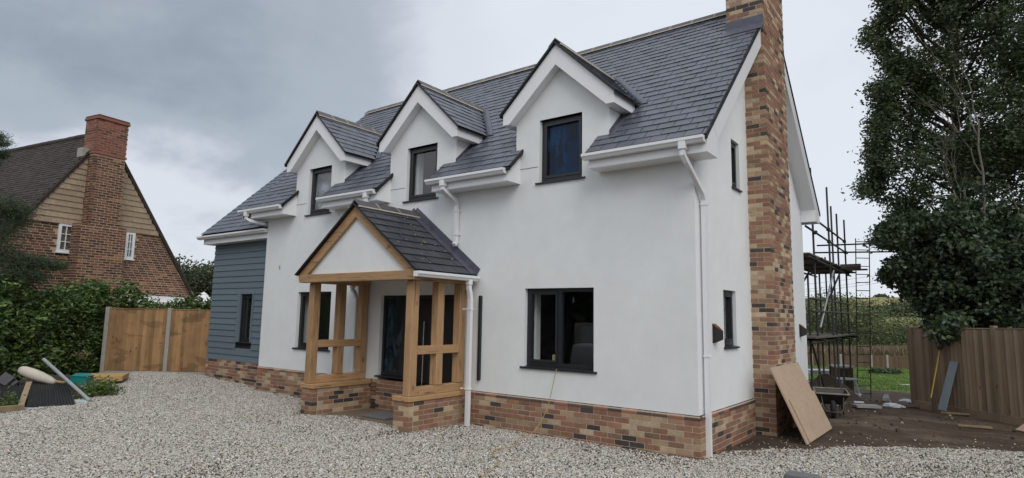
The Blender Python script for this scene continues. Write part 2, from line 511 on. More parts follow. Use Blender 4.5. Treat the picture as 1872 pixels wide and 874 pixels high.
def brick_run(P, fr, a0, a1, z0, n, part_, ends=(0, 1), face=0.0, mt=None, bl=.215, bh=.065, dep=.1, gap=.011, jit=.0018, phase=0, alt=None, hole=None):
    """courses of stretchers along frame fr between a0 and a1; ends/phase make the half bond"""
    mt = mt or M['brick']
    for k in range(n):
        z = z0 + k * (bh + gap)
        a = a0; first = (k + phase) % 2
        s0, s1 = (alt(k) if alt else (a0, a1))
        a = s0; b_end = s1
        half = first and not alt
        while a < b_end - .02:
            l_ = (bl - gap) / 2 if half else bl
            half = False
            l_ = min(l_, b_end - a)
            if l_ > .03 and not (hole and hole(a + l_ / 2, z + bh / 2)):
                off = face + random.uniform(-jit, jit)
                P.add(fr.mtx(a + l_ / 2, off - dep / 2, z + bh / 2, l_, dep, bh), mt, part_, fr.n)
            a += l_ + gap

def wall_cells(mb, fr, a0, a1, z0, z1, holes, thick=.3, mi=0, b=0.0, perimeter=True):
    A = sorted({a0, a1, *[h for q in holes for h in q[:2]]}); Z = sorted({z0, z1, *[h for q in holes for h in q[2:]]})
    A = [a for a in A if a0 <= a <= a1]; Z = [z for z in Z if z0 <= z <= z1]
    for i in range(len(A) - 1):
        for j in range(len(Z) - 1):
            ca, cz = (A[i] + A[i + 1]) / 2, (Z[j] + Z[j + 1]) / 2
            if any(q[0] < ca < q[1] and q[2] < cz < q[3] for q in holes): continue
            mb.quad(fr(A[i], b, Z[j]), fr(A[i + 1], b, Z[j]), fr(A[i + 1], b, Z[j + 1]), fr(A[i], b, Z[j + 1]), mi)
            mb.quad(fr(A[i], b - thick, Z[j]), fr(A[i + 1], b - thick, Z[j]), fr(A[i + 1], b - thick, Z[j + 1]), fr(A[i], b - thick, Z[j + 1]), mi)
    for q in holes:
        c = [(q[0], max(q[2], z0)), (q[1], max(q[2], z0)), (q[1], min(q[3], z1)), (q[0], min(q[3], z1))]
        for i in range(4):
            p, r = c[i], c[(i + 1) % 4]
            mb.quad(fr(p[0], b, p[1]), fr(r[0], b, r[1]), fr(r[0], b - thick, r[1]), fr(p[0], b - thick, p[1]), mi)
    if perimeter:
        c = [(a0, z0), (a1, z0), (a1, z1), (a0, z1)]
        for i in range(4):
            p, r = c[i], c[(i + 1) % 4]
            mb.quad(fr(p[0], b, p[1]), fr(r[0], b, r[1]), fr(r[0], b - thick, r[1]), fr(p[0], b - thick, p[1]), mi)

def window(parent, fr, a0, a1, z0, z1, split=(), gl=None, sill=True, set_=.075, fw=.055, sash=(0,), b=0.0, sill_over=.06, label=None):
    """anthracite casement: outer frame, a sash in the lights listed, glass, projecting sill"""
    gl = gl or M['glass']
    mb = MB(); d0, d1 = b - set_ - .07, b - set_
    zz = z0 + (.045 if sill else 0)
    mb.box(a0, a0 + fw, d0, d1, zz, z1, fr=fr); mb.box(a1 - fw, a1, d0, d1, zz, z1, fr=fr)
    mb.box(a0 + fw, a1 - fw, d0, d1, z1 - fw, z1, fr=fr); mb.box(a0 + fw, a1 - fw, d0, d1, zz, zz + fw, fr=fr)
    cuts = [a0 + fw] + [c for c in split] + [a1 - fw]
    for c in split: mb.box(c - fw * .6, c + fw * .6, d0, d1, zz + fw, z1 - fw, fr=fr)
    o = obj('window', mb, M['frame'], parent, label=label)
    for i in range(len(cuts) - 1):
        l_ = cuts[i] + (fw * .6 if i else 0); r_ = cuts[i + 1] - (fw * .6 if i < len(cuts) - 2 else 0)
        bz, tz = zz + fw, z1 - fw
        if i in sash:
            sb = MB(); sw = .042; e0, e1 = d0 + .012, d1 + .012
            sb.box(l_ + .002, l_ + sw, e0, e1, bz + .002, tz - .002, fr=fr); sb.box(r_ - sw, r_ - .002, e0, e1, bz + .002, tz - .002, fr=fr)
            sb.box(l_ + sw, r_ - sw, e0, e1, tz - sw, tz - .002, fr=fr); sb.box(l_ + sw, r_ - sw, e0, e1, bz + .002, bz + sw, fr=fr)
            obj('sash', sb, M['frame'], o)
            l_, r_, bz, tz = l_ + sw - .004, r_ - sw + .004, bz + sw - .004, tz - sw + .004
        obj('pane', MB().box(l_, r_, d0 + .02, d0 + .034, bz, tz, fr=fr), gl, o)
    if sill:
        sm = MB(); x = sill_over
        sm.prism([fr(a0 - x, d1 - .02, z0 + .044), fr(a0 - x, d1 - .02, z0 + .012), fr(a0 - x, b + .035, z0), fr(a0 - x, b + .035, z0 + .024)], fr.u * (a1 - a0 + 2 * x))
        obj('sill', sm, M['frame'], o)
    return o


# ================================================================== the new house
house = thing('detached_house', 'new white rendered house with slate roof, three dormers, oak porch and tall brick chimney', 'house')
PL = .575                        # top of the plinth
EY, EZ, SL = -.306, 4.278, .938  # front roof plane: z = EZ + SL (y - EY)
RY = 3.3                         # ridge
W_BACK = 6.6
def rz(y): return EZ + SL * (y - EY)
RZ = rz(RY)
def rzb(y): return RZ - SL * (y - RY)
DORM = [(-2.17, 'w'), (-5.28, 'w'), (-8.44, 'w')]
DW = .875
SECT = [(-1.46, .30), (-4.67, -2.95), (-7.85, -6.12), (-10.92, -9.26)]
XL = -10.38                      # left edge of the render
BR = Pieces('brick', 'bricks')
SLT = Pieces('slate', 'slates')

# --- walls
holes = [(-2.82, -1.56, 1.01, 2.27), (-9.0, -7.82, 1.03, 2.27), (-6.26, -4.31, .12, 2.18)]
mb = MB()
wall_cells(mb, FRONT, XL, 0, PL, 3.90, [(a, b, max(c, PL), d) for a, b, c, d in holes])
dh = []
for cx, _ in DORM:
    h = (cx - .40, cx + .40, 3.95, 5.02)
    dh.append(h)
xs = [XL]
for cx, _ in reversed(DORM): xs += [cx - DW, cx + DW]
xs.append(0)
for i in range(0, len(xs), 2):
    wall_cells(mb, FRONT, xs[i], xs[i + 1] - (.3 if i + 2 >= len(xs) else 0), 3.90, 4.03, [], thick=.3, perimeter=False)
fw_ = obj('front_wall', mb, M['render'], house)
for (x0, x1, z0, z1) in dh:
    for xa, xb in ((x0 - .46, x0 - .03), ):
        obj('movement_joint', MB().box(xa, xb, -.004, .002, 4.243, 4.25), M['frame'], fw_)
    obj('movement_joint', MB().box(x1 + .02, x1 + .30, -.004, .002, 4.243, 4.25), M['frame'], fw_)
obj('conduit_stub', MB().box(-9.79, -9.75, -.012, .003, 2.80, 2.88), M['concrete'], fw_)
mb = MB()
gh = [(1.10, 1.69, 1.40, 2.27), (1.66, 2.07, 3.90, 4.715)]
wall_cells(mb, GABLE, .3, 6.6, PL, 3.9, [gh[0]], perimeter=False)
GT = 4.75
wall_cells(mb, GABLE, .4, 6.2, 3.9, GT, [gh[1]], perimeter=False)
mb.prism([(0, 0, 3.9), (0, .4, 3.9), (0, .4, rz(.4) - .1), (0, 0, rz(0) - .1)], (-.3, 0, 0))
mb.prism([(0, 6.59, 3.9), (0, 6.2, 3.9), (0, 6.2, rz(.4) - .1), (0, 6.59, rz(.01) - .1)], (-.3, 0, 0))
mb.prism([(0, .4, GT), (0, 6.2, GT), (0, 6.2, rz(.4) - .1), (0, RY, RZ - .1), (0, .4, rz(.4) - .1)], (-.3, 0, 0))
mb.box(XL, -.3, 6.3, 6.6, PL, 4.4)
obj('gable_wall', mb, M['render'], house)
mb = MB()
mb.box(XL, XL + .3, .3, 6.3, PL, 4.4)
mb.prism([(XL, 0.3, 4.4), (XL, 6.3, 4.4), (XL, RY, RZ - .1)], (.3, 0, 0))
obj('party_wall', mb, M['render'], house)
# inside: floors and partitions that the windows show
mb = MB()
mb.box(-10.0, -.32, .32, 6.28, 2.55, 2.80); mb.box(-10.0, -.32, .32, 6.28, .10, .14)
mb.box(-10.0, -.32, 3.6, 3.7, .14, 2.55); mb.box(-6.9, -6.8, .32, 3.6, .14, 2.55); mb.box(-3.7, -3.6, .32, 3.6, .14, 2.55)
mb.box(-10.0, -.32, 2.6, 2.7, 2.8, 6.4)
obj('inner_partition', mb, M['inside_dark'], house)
mb = MB()
mb.box(-8.9, -7.98, .235, .25, 3.98, 5.04)
obj('bright_room_sheet', mb, M['bright_room_sheet'], house, label='blotched white sheet added behind the left dormer window to stand for the bright room')  # added sheet standing in for the daylit room behind the glass
for (x0, x1, z0, z1) in [(-2.82, -1.56, 1.01, 2.27), (-9.0, -7.82, 1.03, 2.27)] + dh:
    mb = MB()
    for q in ((x0 - .02, x0 + .025, z0 + .03), (x1 - .025, x1 + .02, z0 + .03)): mb.box(q[0], q[1], .30, .42, q[2], z1)
    mb.box(x0 - .02, x1 + .02, .16, .44, z0 - .03, z0 + .028)
    obj('inner_reveal', mb, M['inside_white'], house)

# --- plinth: mortar core, bricks, sloping cant bricks along the top
plinth = part('plinth', house)
g0 = -.16
for q in ((-4.02, .0245, -.0245, .2), (-6.26, -5.36, -.0245, .2), (XL, -6.42, -.0245, .2), (-.2, .0245, .2, 2.47), (-.2, .0245, 3.95, 6.6), (-13.3, XL, .2755, .5)):
    obj('mortar', MB().box(*q, g0, PL - .012), M['mortar'], plinth)
BZ = PL - .065 - 9 * .075
FB = .03
def alt_front(a0, a1):
    return lambda k: ((a0 + (.1125 if k % 2 else 0)), a1)
FRB = F((0.03, 0, 0), (-1, 0, 0), (0, -1, 0))     # runs left from the near corner
brick_run(BR, FRB, 0, 4.05, BZ, 9, plinth, face=FB, alt=alt_front(0, 4.05))
brick_run(BR, F((0, 0, 0), (-1, 0, 0), (0, -1, 0)), 5.37, 6.43, BZ, 10, plinth, face=FB)
brick_run(BR, F((0, 0, 0), (-1, 0, 0), (0, -1, 0)), 6.76, -XL, BZ, 9, plinth, face=FB)
brick_run(BR, F((0, 0, 0), (-1, 0, 0), (0, -1, 0)), 4.06, 4.31, BZ, 9, plinth, face=FB)
GAB = F((0, -.03, 0), (0, 1, 0), (1, 0, 0))
brick_run(BR, GAB, 0, 2.5, BZ, 9, plinth, face=FB, alt=lambda k: ((0 if k % 2 else .1125), 2.5))
brick_run(BR, GAB, 3.97, 6.6, BZ, 9, plinth, face=FB)
FWING = F((0, .3, 0), (-1, 0, 0), (0, -1, 0))
brick_run(BR, FWING, -XL + .01, 13.33, BZ, 10, plinth, face=FB)
def cant(fr, a0, a1, name='cant_brick'):
    a = a0
    while a < a1 - .03:
        l_ = min(.215, a1 - a)
        z0, z1, zt = PL - .062, PL - .034, PL - .004
        mb = MB().prism([fr(a, -.06, z0), fr(a, FB + .004, z0), fr(a, FB + .004, z1), fr(a, .004, zt), fr(a, -.06, zt)], fr.u * l_)
        obj(name, mb, M['cant'], plinth)
        a += l_ + .01
FRW = F((0, 0, 0), (-1, 0, 0), (0, -1, 0))
cant(FRW, -.028, 4.0); cant(FRW, 6.78, -XL); cant(GABLE, -.01 + .02, 2.46); cant(GABLE, 4.0, 6.6)

# --- the left wing, clad in boards
WY = .30
wing = part('cladding', house)
mb = MB()
FW = F((0, WY, 0), (1, 0, 0), (0, -1, 0))
wa, wb, wz0, wz1 = -11.82, -11.28, 1.04, 2.22
wall_cells(mb, FW, -13.3, XL, PL, 3.6, [(wa, wb, wz0, wz1)], thick=.25)
mb.box(-13.3, -13.05, WY + .25, 6.3, PL, 3.7)
mb.box(-13.05, XL, 6.05, 6.3, PL, 3.7)
mb.prism([(-13.3, .4, 3.7), (-13.3, 6.2, 3.7), (-13.3, 3.3, 6.7)], (.25, 0, 0))
obj('backing', mb, M['underlay'], wing)
z = PL + .01; ex = .152
while z < 3.56:
    h = ex + .022
    spans = [(-13.3, XL - .004)]
    if z + ex > wz0 - .02 and z < wz1 + .02: spans = [(-13.3, wa - .13), (wb + .05, XL - .004)]
    for a, b in spans:
        zt = min(z + h, 3.6)
        obj('clad_board', MB().prism([FW(a, .034, z), FW(a, .022, z), FW(a, .003, zt), FW(a, .012, zt)], FW.u * (b - a)), M['clad'], wing)
    z += ex
mb = MB()
mb.box(wa - .125, wa - .002, .0, .05, wz0 - .0, wz1 + .05, fr=FW); mb.box(wb + .002, wb + .045, .0, .046, wz0, wz1 + .05, fr=FW)
obj('corner_trim', mb, M['clad'], wing)
window(house, FW, wa, wb, wz0, wz1, sash=(), b=.03, set_=.06)
obj('inner_screen', MB().box(-12.4, -10.9, .57, .6, .3, 2.5), M['inside'], house)
mb = MB(); mb.box(-13.44, XL - .002, .02, WY + .02, 3.57, 3.755)
obj('wing_fascia', mb, M['upvc'], house)

# --- windows and door
window(house, FRONT, -2.82, -1.56, 1.01, 2.27, split=(-2.20,), sash=(0,))
window(house, FRONT, -9.0, -7.82, 1.03, 2.27, split=(-8.45,), sash=(0,))
for i, (x0, x1, z0, z1) in enumerate(dh):
    window(house, FRONT, x0, x1, z0, z1, gl=M['glass_film'] if i == 0 else M['glass'], sash=(0,), label='dormer window covered in blue protective film' if i == 0 else None)
window(house, GABLE, 1.10, 1.69, 1.40, 2.27, set_=.052, sill_over=.03)
window(house, GABLE, 1.66, 2.07, 3.90, 4.715, set_=.052, sill_over=.03)
window(house, FRONT, -6.26, -5.36, .63, 2.18, gl=M['glass_side'], sash=(), label='tall dark sidelight beside the front door')
door = part('front_door', house)
mb = MB()
mb.box(-5.36, -5.29, .06, .13, .12, 2.18); mb.box(-4.38, -4.31, .06, .13, .12, 2.18); mb.box(-5.29, -4.38, .06, .13, 2.11, 2.18)
obj('door_frame', mb, M['frame'], door)
obj('door_leaf', MB().bev(-5.285, -4.385, .075, .125, .14, 2.105), M['black'], door)
mb = MB(); mb.tube([(-5.10, .03, .5), (-5.10, .03, 1.70)], .014)
for zz in (.62, 1.58): mb.tube([(-5.10, .03, zz), (-5.10, .08, zz)], .009)
obj('bar_handle', mb, M['steel'], door)
obj('threshold', MB().box(-5.36, -4.31, -.02, .13, .06, .118), M['frame'], door)
obj('door_step', MB().box(-5.36, -4.31, -.01, .2, -.1, .058), M['concrete_floor'], door)

# --- eaves boxes of the four roof sections
for i, (x0, x1) in enumerate(SECT):
    e_ = part('eaves_box', house)
    right = x1
    poly = [(right, -.33, 4.0), (right, -.33, 4.205), (right, .012, rz(.012) - .055), (right, .012, 4.0)]
    if i == 0: poly = [(0, a, b) for _, a, b in poly]
    xl = x0
    x_end = 0 if i == 0 else right
    obj('soffit_board', MB().prism([(x_end - .003, a, b) for _, a, b in poly], (xl + .003 - x_end, 0, 0)), M['upvc'], e_)
    ln = MB().box(xl + .01, x_end - .01, -.3335, -.33, 4.012, 4.02); ln.box(xl + .01, x_end - .01, -.3365, -.33, 4.19, 4.203)
    obj('fascia_bead', ln, M['upvc'], e_)

# --- verge boxes on the gable (bargeboards boxed out to the wall)
verge = part('verge', house)
def verge_poly(x, sgn):
    f = (lambda y: y) if sgn > 0 else (lambda y: 2 * RY - y)
    top = lambda y: rz(y) - .035
    pts = [(-.33, 4.0), (-.33, 4.21), (RY, RZ - .035), (RY, RZ - .40), (.10, top(.10) - .365), (.10, 4.0)]
    return [(x, f(a), b) for a, b in pts]
obj('bargeboard', MB().prism(verge_poly(.002, 1), (.298, 0, 0)), M['upvc'], verge)
vb = MB().prism(verge_poly(.002, -1), (.298, 0, 0))
vb.box(-2, .0, W_BACK - .02, W_BACK + .33, 4.0, 4.2)
obj('bargeboard', vb, M['upvc'], verge)
obj('joint_trim', MB().obox((.302, .02, 4.36), (0.0015, 0, 0), (0, .07, -.075), (0, .004, .004)), M['upvc'], verge)
obj('rear_gutter', MB().box(-2, .22, W_BACK + .335, W_BACK + .45, 4.16, 4.25), M['upvc'], verge)

# --- main roof
roof = part('roof', house)
deck = MB()
DT = .035
def deckpoly(x0, x1, ya, yb, f, dz=-.02):
    deck.hexa([(x0, ya, f(ya) + dz - DT), (x1, ya, f(ya) + dz - DT), (x1, yb, f(yb) + dz - DT), (x0, yb, f(yb) + dz - DT),
               (x0, ya, f(ya) + dz), (x1, ya, f(ya) + dz), (x1, yb, f(yb) + dz), (x0, yb, f(yb) + dz)])
for x0, x1 in SECT:
    deckpoly(x0 - .05, x1 + (.018 if x1 > 0 else .05), -.375, .02, rz)
XR, XLR = .318, -10.97
cuts = [XLR] + [v for cx, _ in reversed(DORM) for v in (cx - DW + .02, cx + DW - .02)] + [XR]
for i in range(0, len(cuts), 2): deckpoly(cuts[i], cuts[i + 1], .02, .8, rz)
deckpoly(XLR, XR, .8, RY, rz); deckpoly(XLR, XR, RY, 2 * RY + .36, rzb)
WZ0, WSL, WY0 = 3.79, .955, -.09
def wz(y): return WZ0 + WSL * (y - WY0)
deckpoly(-13.46, XL - .004, -.045, RY, wz); deckpoly(-13.46, XLR - .01, RY, 2 * RY + .1, lambda y: wz(2 * RY - y))
obj('underlay', deck, M['underlay'], roof)
obj('left_verge', MB().prism([(XLR + .03, -.33, 4.0), (XLR + .03, -.33, 4.2), (XLR + .03, RY, RZ - .06), (XLR + .03, RY, RZ - .9)], (.35, 0, 0)), M['upvc'], roof)

def sub_int(spans, a, b):
    r = []
    for s, e_ in spans:
        if b <= s or a >= e_: r.append((s, e_)); continue
        if a > s: r.append((s, a))
        if b < e_: r.append((b, e_))
    return r
DRZ, DRS = 6.20, .955            # dormer ridge and pitch
def slate_rows(part_, fy, y_start, y_stop, spans_of, mt, slope, ex=.186, sw=.25, org=0, normal_sgn=-1, lift=.018, lap=.05, thick=.008, frame=None):
    """courses of slates up a plane; spans_of(y_low, y_high) gives the x ranges"""
    L_ = math.sqrt(1 + slope * slope); dy = ex / L_
    y = y_start; k = 0
    while y < y_stop - .03:
        y2 = min(y + dy, y_stop)
        for a, b in spans_of(y, y2):
            x = org - sw * 60 + (sw / 2 if k % 2 else 0)
            while x < b:
                xa, xb = max(x, a), min(x + sw, b)
                if xb - xa > .02:
                    ya, yb = y - .004, min(y2 + lap / L_, y_stop + .01)
                    u = Vector((1, 0, 0)); v = Vector((0, 1, slope)).normalized()
                    n = Vector((0, -slope, 1)).normalized()
                    ln = (yb - ya) * L_
                    j = random.uniform(-.0035, .004)
                    pa = Vector(((xa + xb) / 2, ya, fy(ya))) + n * (lift + j); pb = Vector(((xa + xb) / 2, yb, fy(yb))) + n * .003
                    vv = (pb - pa).normalized(); nn = u.cross(vv)
                    c = (pa + pb) / 2
                    Mx = Matrix(((u.x * (xb - xa - .010), vv.x * ln, nn.x * thick, c.x), (u.y * (xb - xa - .010), vv.y * ln, nn.y * thick, c.y), (u.z * (xb - xa - .010), vv.z * ln, nn.z * thick, c.z), (0, 0, 0, 1)))
                    if frame is not None: Mx = frame @ Mx
                    nrm = Mx.to_3x3() @ Vector((0, 0, 1))
                    SLT.add(Mx, mt, part_, nrm.normalized())
                x += sw
        y = y2; k += 1
def main_spans(y, y2):
    z = rz(y2)
    if y < .0: return [(a - .04 if i < 3 else XLR, b + .05 if i else XR) for i, (a, b) in enumerate(SECT)]
    sp = [(XLR, XR)]
    for cx, _ in DORM:
        if z < DRZ:
            h = DW - .01 if z < 5.18 else (DRZ - rz(y)) / DRS - .12
            if h > 0: sp = sub_int(sp, cx - h, cx + h)
    if y > 2.4 and y < 4.2: sp = sub_int(sp, -.26, .5)
    return sp
slate_rows(roof, lambda y: rz(y), -.37, RY - .02, main_spans, M['slate'], SL)
slate_rows(roof, lambda y: wz(y), -.05, RY, lambda a, b: [(-13.47, XL - .004 if b < 2.2 else XLR - .01)], M['slate'], WSL, org=.07)
# ridge tiles bedded on pale mortar
def ridge(p0, p1, step, part_, wing_=.13, drop=.12, mt=None, mort=True, th=.016):
    p0, p1 = Vector(p0), Vector(p1); d = (p1 - p0); L_ = d.length; d.normalize()
    s = Vector((-d.y, d.x, 0)); up = Vector((0, 0, 1))
    n = max(1, round(L_ / step)); st = L_ / n
    for i in range(n):
        a = p0 + d * (i * st + .008)
        prof = [a - s * wing_ - up * drop, a + up * 0.0, a + s * wing_ - up * drop, a + s * (wing_ - .008) - up * (drop + th), a - up * th * 1.3, a - s * (wing_ - .008) - up * (drop + th)]
        obj('ridge_tile', MB().prism(prof, d * (st - .016)), mt or M['ridge'], part_)
    if mort:
        mb = MB()
        for sg in (1, -1):
            mb.beam(p0 + s * sg * (wing_ - .005) - up * (drop + .018), p1 + s * sg * (wing_ - .005) - up * (drop + .018), .022, .022)
        for i in range(1, n):
            a = p0 + d * (i * st - .008)
            mb.prism([a - s * wing_ * .99 - up * drop * 1.02, a + up * .001, a + s * wing_ * .99 - up * drop * 1.02, a - up * th * 1.2], d * .016)
        obj('mortar_bed', mb, M['ridge_mortar'], part_)
ridge((XLR - .02, RY, RZ + .085), (-.28, RY, RZ + .085), .45, roof)
obj('verge_trim', MB().beam((XR - .012, -.37, rz(-.37) + .008), (XR - .012, 2.5, rz(2.5) + .008), .014, .034), M['black'], roof)
obj('verge_trim', MB().beam((XR - .012, 2 * RY + .37, rz(-.37) + .008), (XR - .012, 2 * RY - 2.65, rz(2.65) + .008), .014, .034), M['black'], roof)
for i, (x0, x1) in enumerate(SECT):
    if i: obj('verge_trim', MB().beam((x1 + .048, -.37, rz(-.37) + .004), (x1 + .048, .0, rz(.0) + .004), .02, .045), M['black'], roof)
    obj('eaves_tray', MB().box(x0 - .05, (XR if i == 0 else x1 + .045), -.372, -.345, rz(-.375) - .05, rz(-.375) - .004), M['black'], roof)

# --- dormers
for i, (cx, _) in enumerate(DORM):
    d_ = part('dormer', house)
    x0, x1, z0, z1 = dh[i]
    mb = MB()
    wall_cells(mb, FRONT, cx - DW, cx + DW, 3.90, z1, [(x0, x1, z0, z1)], thick=.3)
    mb.prism([(cx - DW, 0, z1), (cx + DW, 0, z1), (cx + DW, 0, 5.25), (cx, 0, 6.09), (cx - DW, 0, 5.25)], (0, .3, 0))
    for sg in (-1, 1):      # cheeks
        xo = cx + sg * DW
        mb.prism([(xo, .3, rz(.3) - .12), (xo, .3, 5.15), (xo, .62, 5.15), (xo, .62, rz(.62) - .12)], (-sg * .12, 0, 0))
    obj('dormer_wall', mb, M['render'], d_)
    h = 1.035; yf = -.17
    mb = MB().prism([(cx - h, yf, 5.0), (cx - .91, yf, 5.0), (cx, yf, 5.835), (cx + .91, yf, 5.0), (cx + h, yf, 5.0), (cx + h, yf, 5.215), (cx, yf, 6.17), (cx - h, yf, 5.215)], (0, -yf - .002, 0))
    obj('bargeboard', mb, M['upvc'], d_)
    for sg in (-1, 1):
        mb = MB()
        xa, xb = (cx + sg * (DW + .003), cx + sg * h)
        mb.box(min(xa, xb), max(xa, xb), yf + .17, .55, 5.003, 5.205)
        mb.box(min(xb, xb + sg * .006), max(xb, xb + sg * .006), yf + .004, .44, 5.0, 5.18)
        obj('side_fascia', mb, M['upvc'], d_)
        obj('apron_flashing', MB().obox((cx + sg * (DW + .006), .31, rz(.31) + .045), (.004, 0, 0), (0, .32, .32 * SL), (0, 0, .04)), M['lead'], d_)
        obj('soaker', MB().obox((cx + sg * (DW + .05), .29, rz(.29) + .024), (.05, 0, 0), (0, .33, .33 * SL), (0, -.003, .003)), M['lead'], d_)
        fz = MB(); fz.prism([(cx + sg * (h - .01), .44, 5.0), (cx + sg * (h - .01), .44, 5.2), (cx + sg * (h - .01), .72, 5.22), (cx + sg * (h - .01), .68, 5.13)], (-sg * .1, 0, 0))
        obj('corner_flashing', fz, M['lead'], d_)
        # roof deck
        he = h + .05
        ze, zr = DRZ - DRS * he, DRZ
        yb_e, yb_r = (ze - EZ) / SL + EY + .05, (zr - EZ) / SL + EY + .05
        q = [(cx, yf - .035, zr), (cx + sg * he, yf - .035, ze), (cx + sg * he, yb_e, ze), (cx, yb_r, zr)]
        dk = MB(); dk.prism([Vector(p) - Vector((0, 0, .008)) for p in q], (0, 0, -.02))
        obj('underlay', dk, M['underlay'], d_)
        obj('verge_trim', MB().beam(q[0] if False else Vector(q[0]) + Vector((0, 0, .004)), Vector(q[1]) + Vector((0, 0, .004)), .03, .02, up=(0, 1, 0)), M['black'], d_)
        # slates: local plane x' = along +y, y' = up the slope
        fm = Matrix(((0, -sg, 0, cx + sg * he), (1, 0, 0, 0), (0, 0, 1, ze), (0, 0, 0, 1)))
        if sg < 0: fm = Matrix(((0, 1, 0, cx - he), (1, 0, 0, 0), (0, 0, 1, ze), (0, 0, 0, 1)))
        slate_rows(d_, lambda y: DRS * y, 0.0, he - .03, lambda y, y2: [(yf - .03, (ze + DRS * y - EZ) / SL + EY + .01)], M['slate'], DRS, ex=.186, org=.04, frame=fm)
        # open lead valley lying in the junction
        a = Vector((cx + sg * (he + .02), yb_e - .05, ze + .012)); b = Vector((cx + sg * .04, yb_r - .02, zr + .022))
        nrm = Vector((0, -SL, 1)).normalized()
        obj('valley', MB().obox((a + b) / 2 + nrm * .02 + Vector((sg * .06, 0, 0)), (b - a) / 2, Vector((sg * .06, 0, 0)), nrm * .006), M['lead'], d_)
        obj('valley', MB().obox((a + b) / 2 + nrm * .028 + Vector((sg * .02, -.02, .0)), (b - a) / 2, Vector((sg * .012, -.008, .01)), nrm * .014), M['lead_pale'], d_)
    ridge((cx, yf - .03, DRZ + .075), (cx, (DRZ - EZ) / SL + EY + .06, DRZ + .075), .42, d_, wing_=.12, drop=.115)

# --- chimney
chim = part('chimney', house)
CX0, CX1, CY0, CY1, CT = -.28, .34, 2.5, 3.98, 9.4
mb = MB(); mb.box(CX0 + .0055, CX1 - .0055, CY0 + .0055, CY1 - .0055, g0, CT - .05)
obj('mortar_core', mb, M['mortar'], chim)
CF = F((CX1, CY0, 0), (-1, 0, 0), (0, -1, 0))      # side that faces the drive
CR = F((CX1, CY0, 0), (0, 1, 0), (1, 0, 0))        # outer face
nC = int((CT - BZ) / .075)
w1, w2 = CX1 - CX0, CY1 - CY0
brick_run(BR, CF, 0, w1, BZ, nC, chim, alt=lambda k: ((.1125 if k % 2 else 0), w1 if BZ + k * .075 > 6.3 else .36))
brick_run(BR, CR, 0, w2, BZ, nC, chim, alt=lambda k: ((0 if k % 2 else .1125), w2))
brick_run(BR, F((CX1, CY1, 0), (-1, 0, 0), (0, 1, 0)), 0, w1, BZ, nC, chim, alt=lambda k: ((0 if k % 2 else .1), w1))
mb = MB()
zf = rz(CY0)
mb.box(CX0 - .02, CX1 + .006, CY0 - .012, CY0 + .004, zf - .02, zf + .17)
mb.obox((CX1 / 2 + CX0 / 2 - .01, CY0 - .10, rz(CY0 - .10) + .03), ((CX1 - CX0) / 2 + .04, 0, 0), (0, .11, .11 * SL), Vector((0, -SL, 1)).normalized() * .006)
obj('lead_apron', mb, M['lead'], chim)
mb = MB()
for y0 in (2.6, 2.8, 3.0, 3.2): mb.box(CX0 - .012, CX0 + .004, y0, y0 + .2, rz(y0) - .02, rz(y0) + .22)
obj('stepped_flashing', mb, M['lead'], chim)
obj('chimney_cap', MB().box(CX0 - .03, CX1 + .03, CY0 - .03, CY1 + .03, CT, CT + .08), M['concrete'], chim)

# --- gutters and downpipes
GPROF = [(0, 0), (.08, 0), (.102, .035), (.118, .045), (.118, .085), (.104, .085), (.102, .052), (.088, .042), (.07, .012), (.01, .012), (.01, .085), (0, .085)]
def gutter(x0, x1, y, z, parent):
    o = obj('gutter', MB().prism([(x0, y - a, z + b) for a, b in GPROF], (x1 - x0, 0, 0)), M['upvc'], parent)
    obj('stop_end', MB().prism([(x1, y - a, z + b) for a, b in GPROF[:5] + GPROF[-1:]], (.004, 0, 0)).prism([(x0 - .004, y - a, z + b) for a, b in GPROF[:5] + GPROF[-1:]], (.004, 0, 0)), M['upvc'], o)
    return o
GZ0 = 4.118
for i, (x0, x1) in enumerate(SECT):
    gutter(x0 - .06, (.285 if i == 0 else x1 - .03), -.337, GZ0, house)
gutter(-13.6, XL - .01, .012, 3.70, house)
def downpipe(pts, parent, clips=(), side=(1, 0, 0), w_=.065, shoe=None, back=(0, 1, 0)):
    mb = MB().sqtube(pts, w_, w_, side)
    o = obj('downpipe', mb, M['upvc'], parent)
    b = Vector(back)
    for c in clips:
        c = Vector(c); k = MB()
        k.box(c.x - w_ / 2 - .008, c.x + w_ / 2 + .008, c.y - w_ / 2 - .008, c.y + w_ / 2 + .008, c.z - .014, c.z + .014)
        if side[0]: k.box(c.x - .075, c.x + .075, c.y + w_ / 2, c.y + w_ / 2 + .012, c.z - .012, c.z + .012)
        else: k.box(c.x - w_ / 2 - .02, c.x - w_ / 2, c.y - .07, c.y + .07, c.z - .012, c.z + .012)
        obj('pipe_clip', k, M['upvc'], o)
    return o
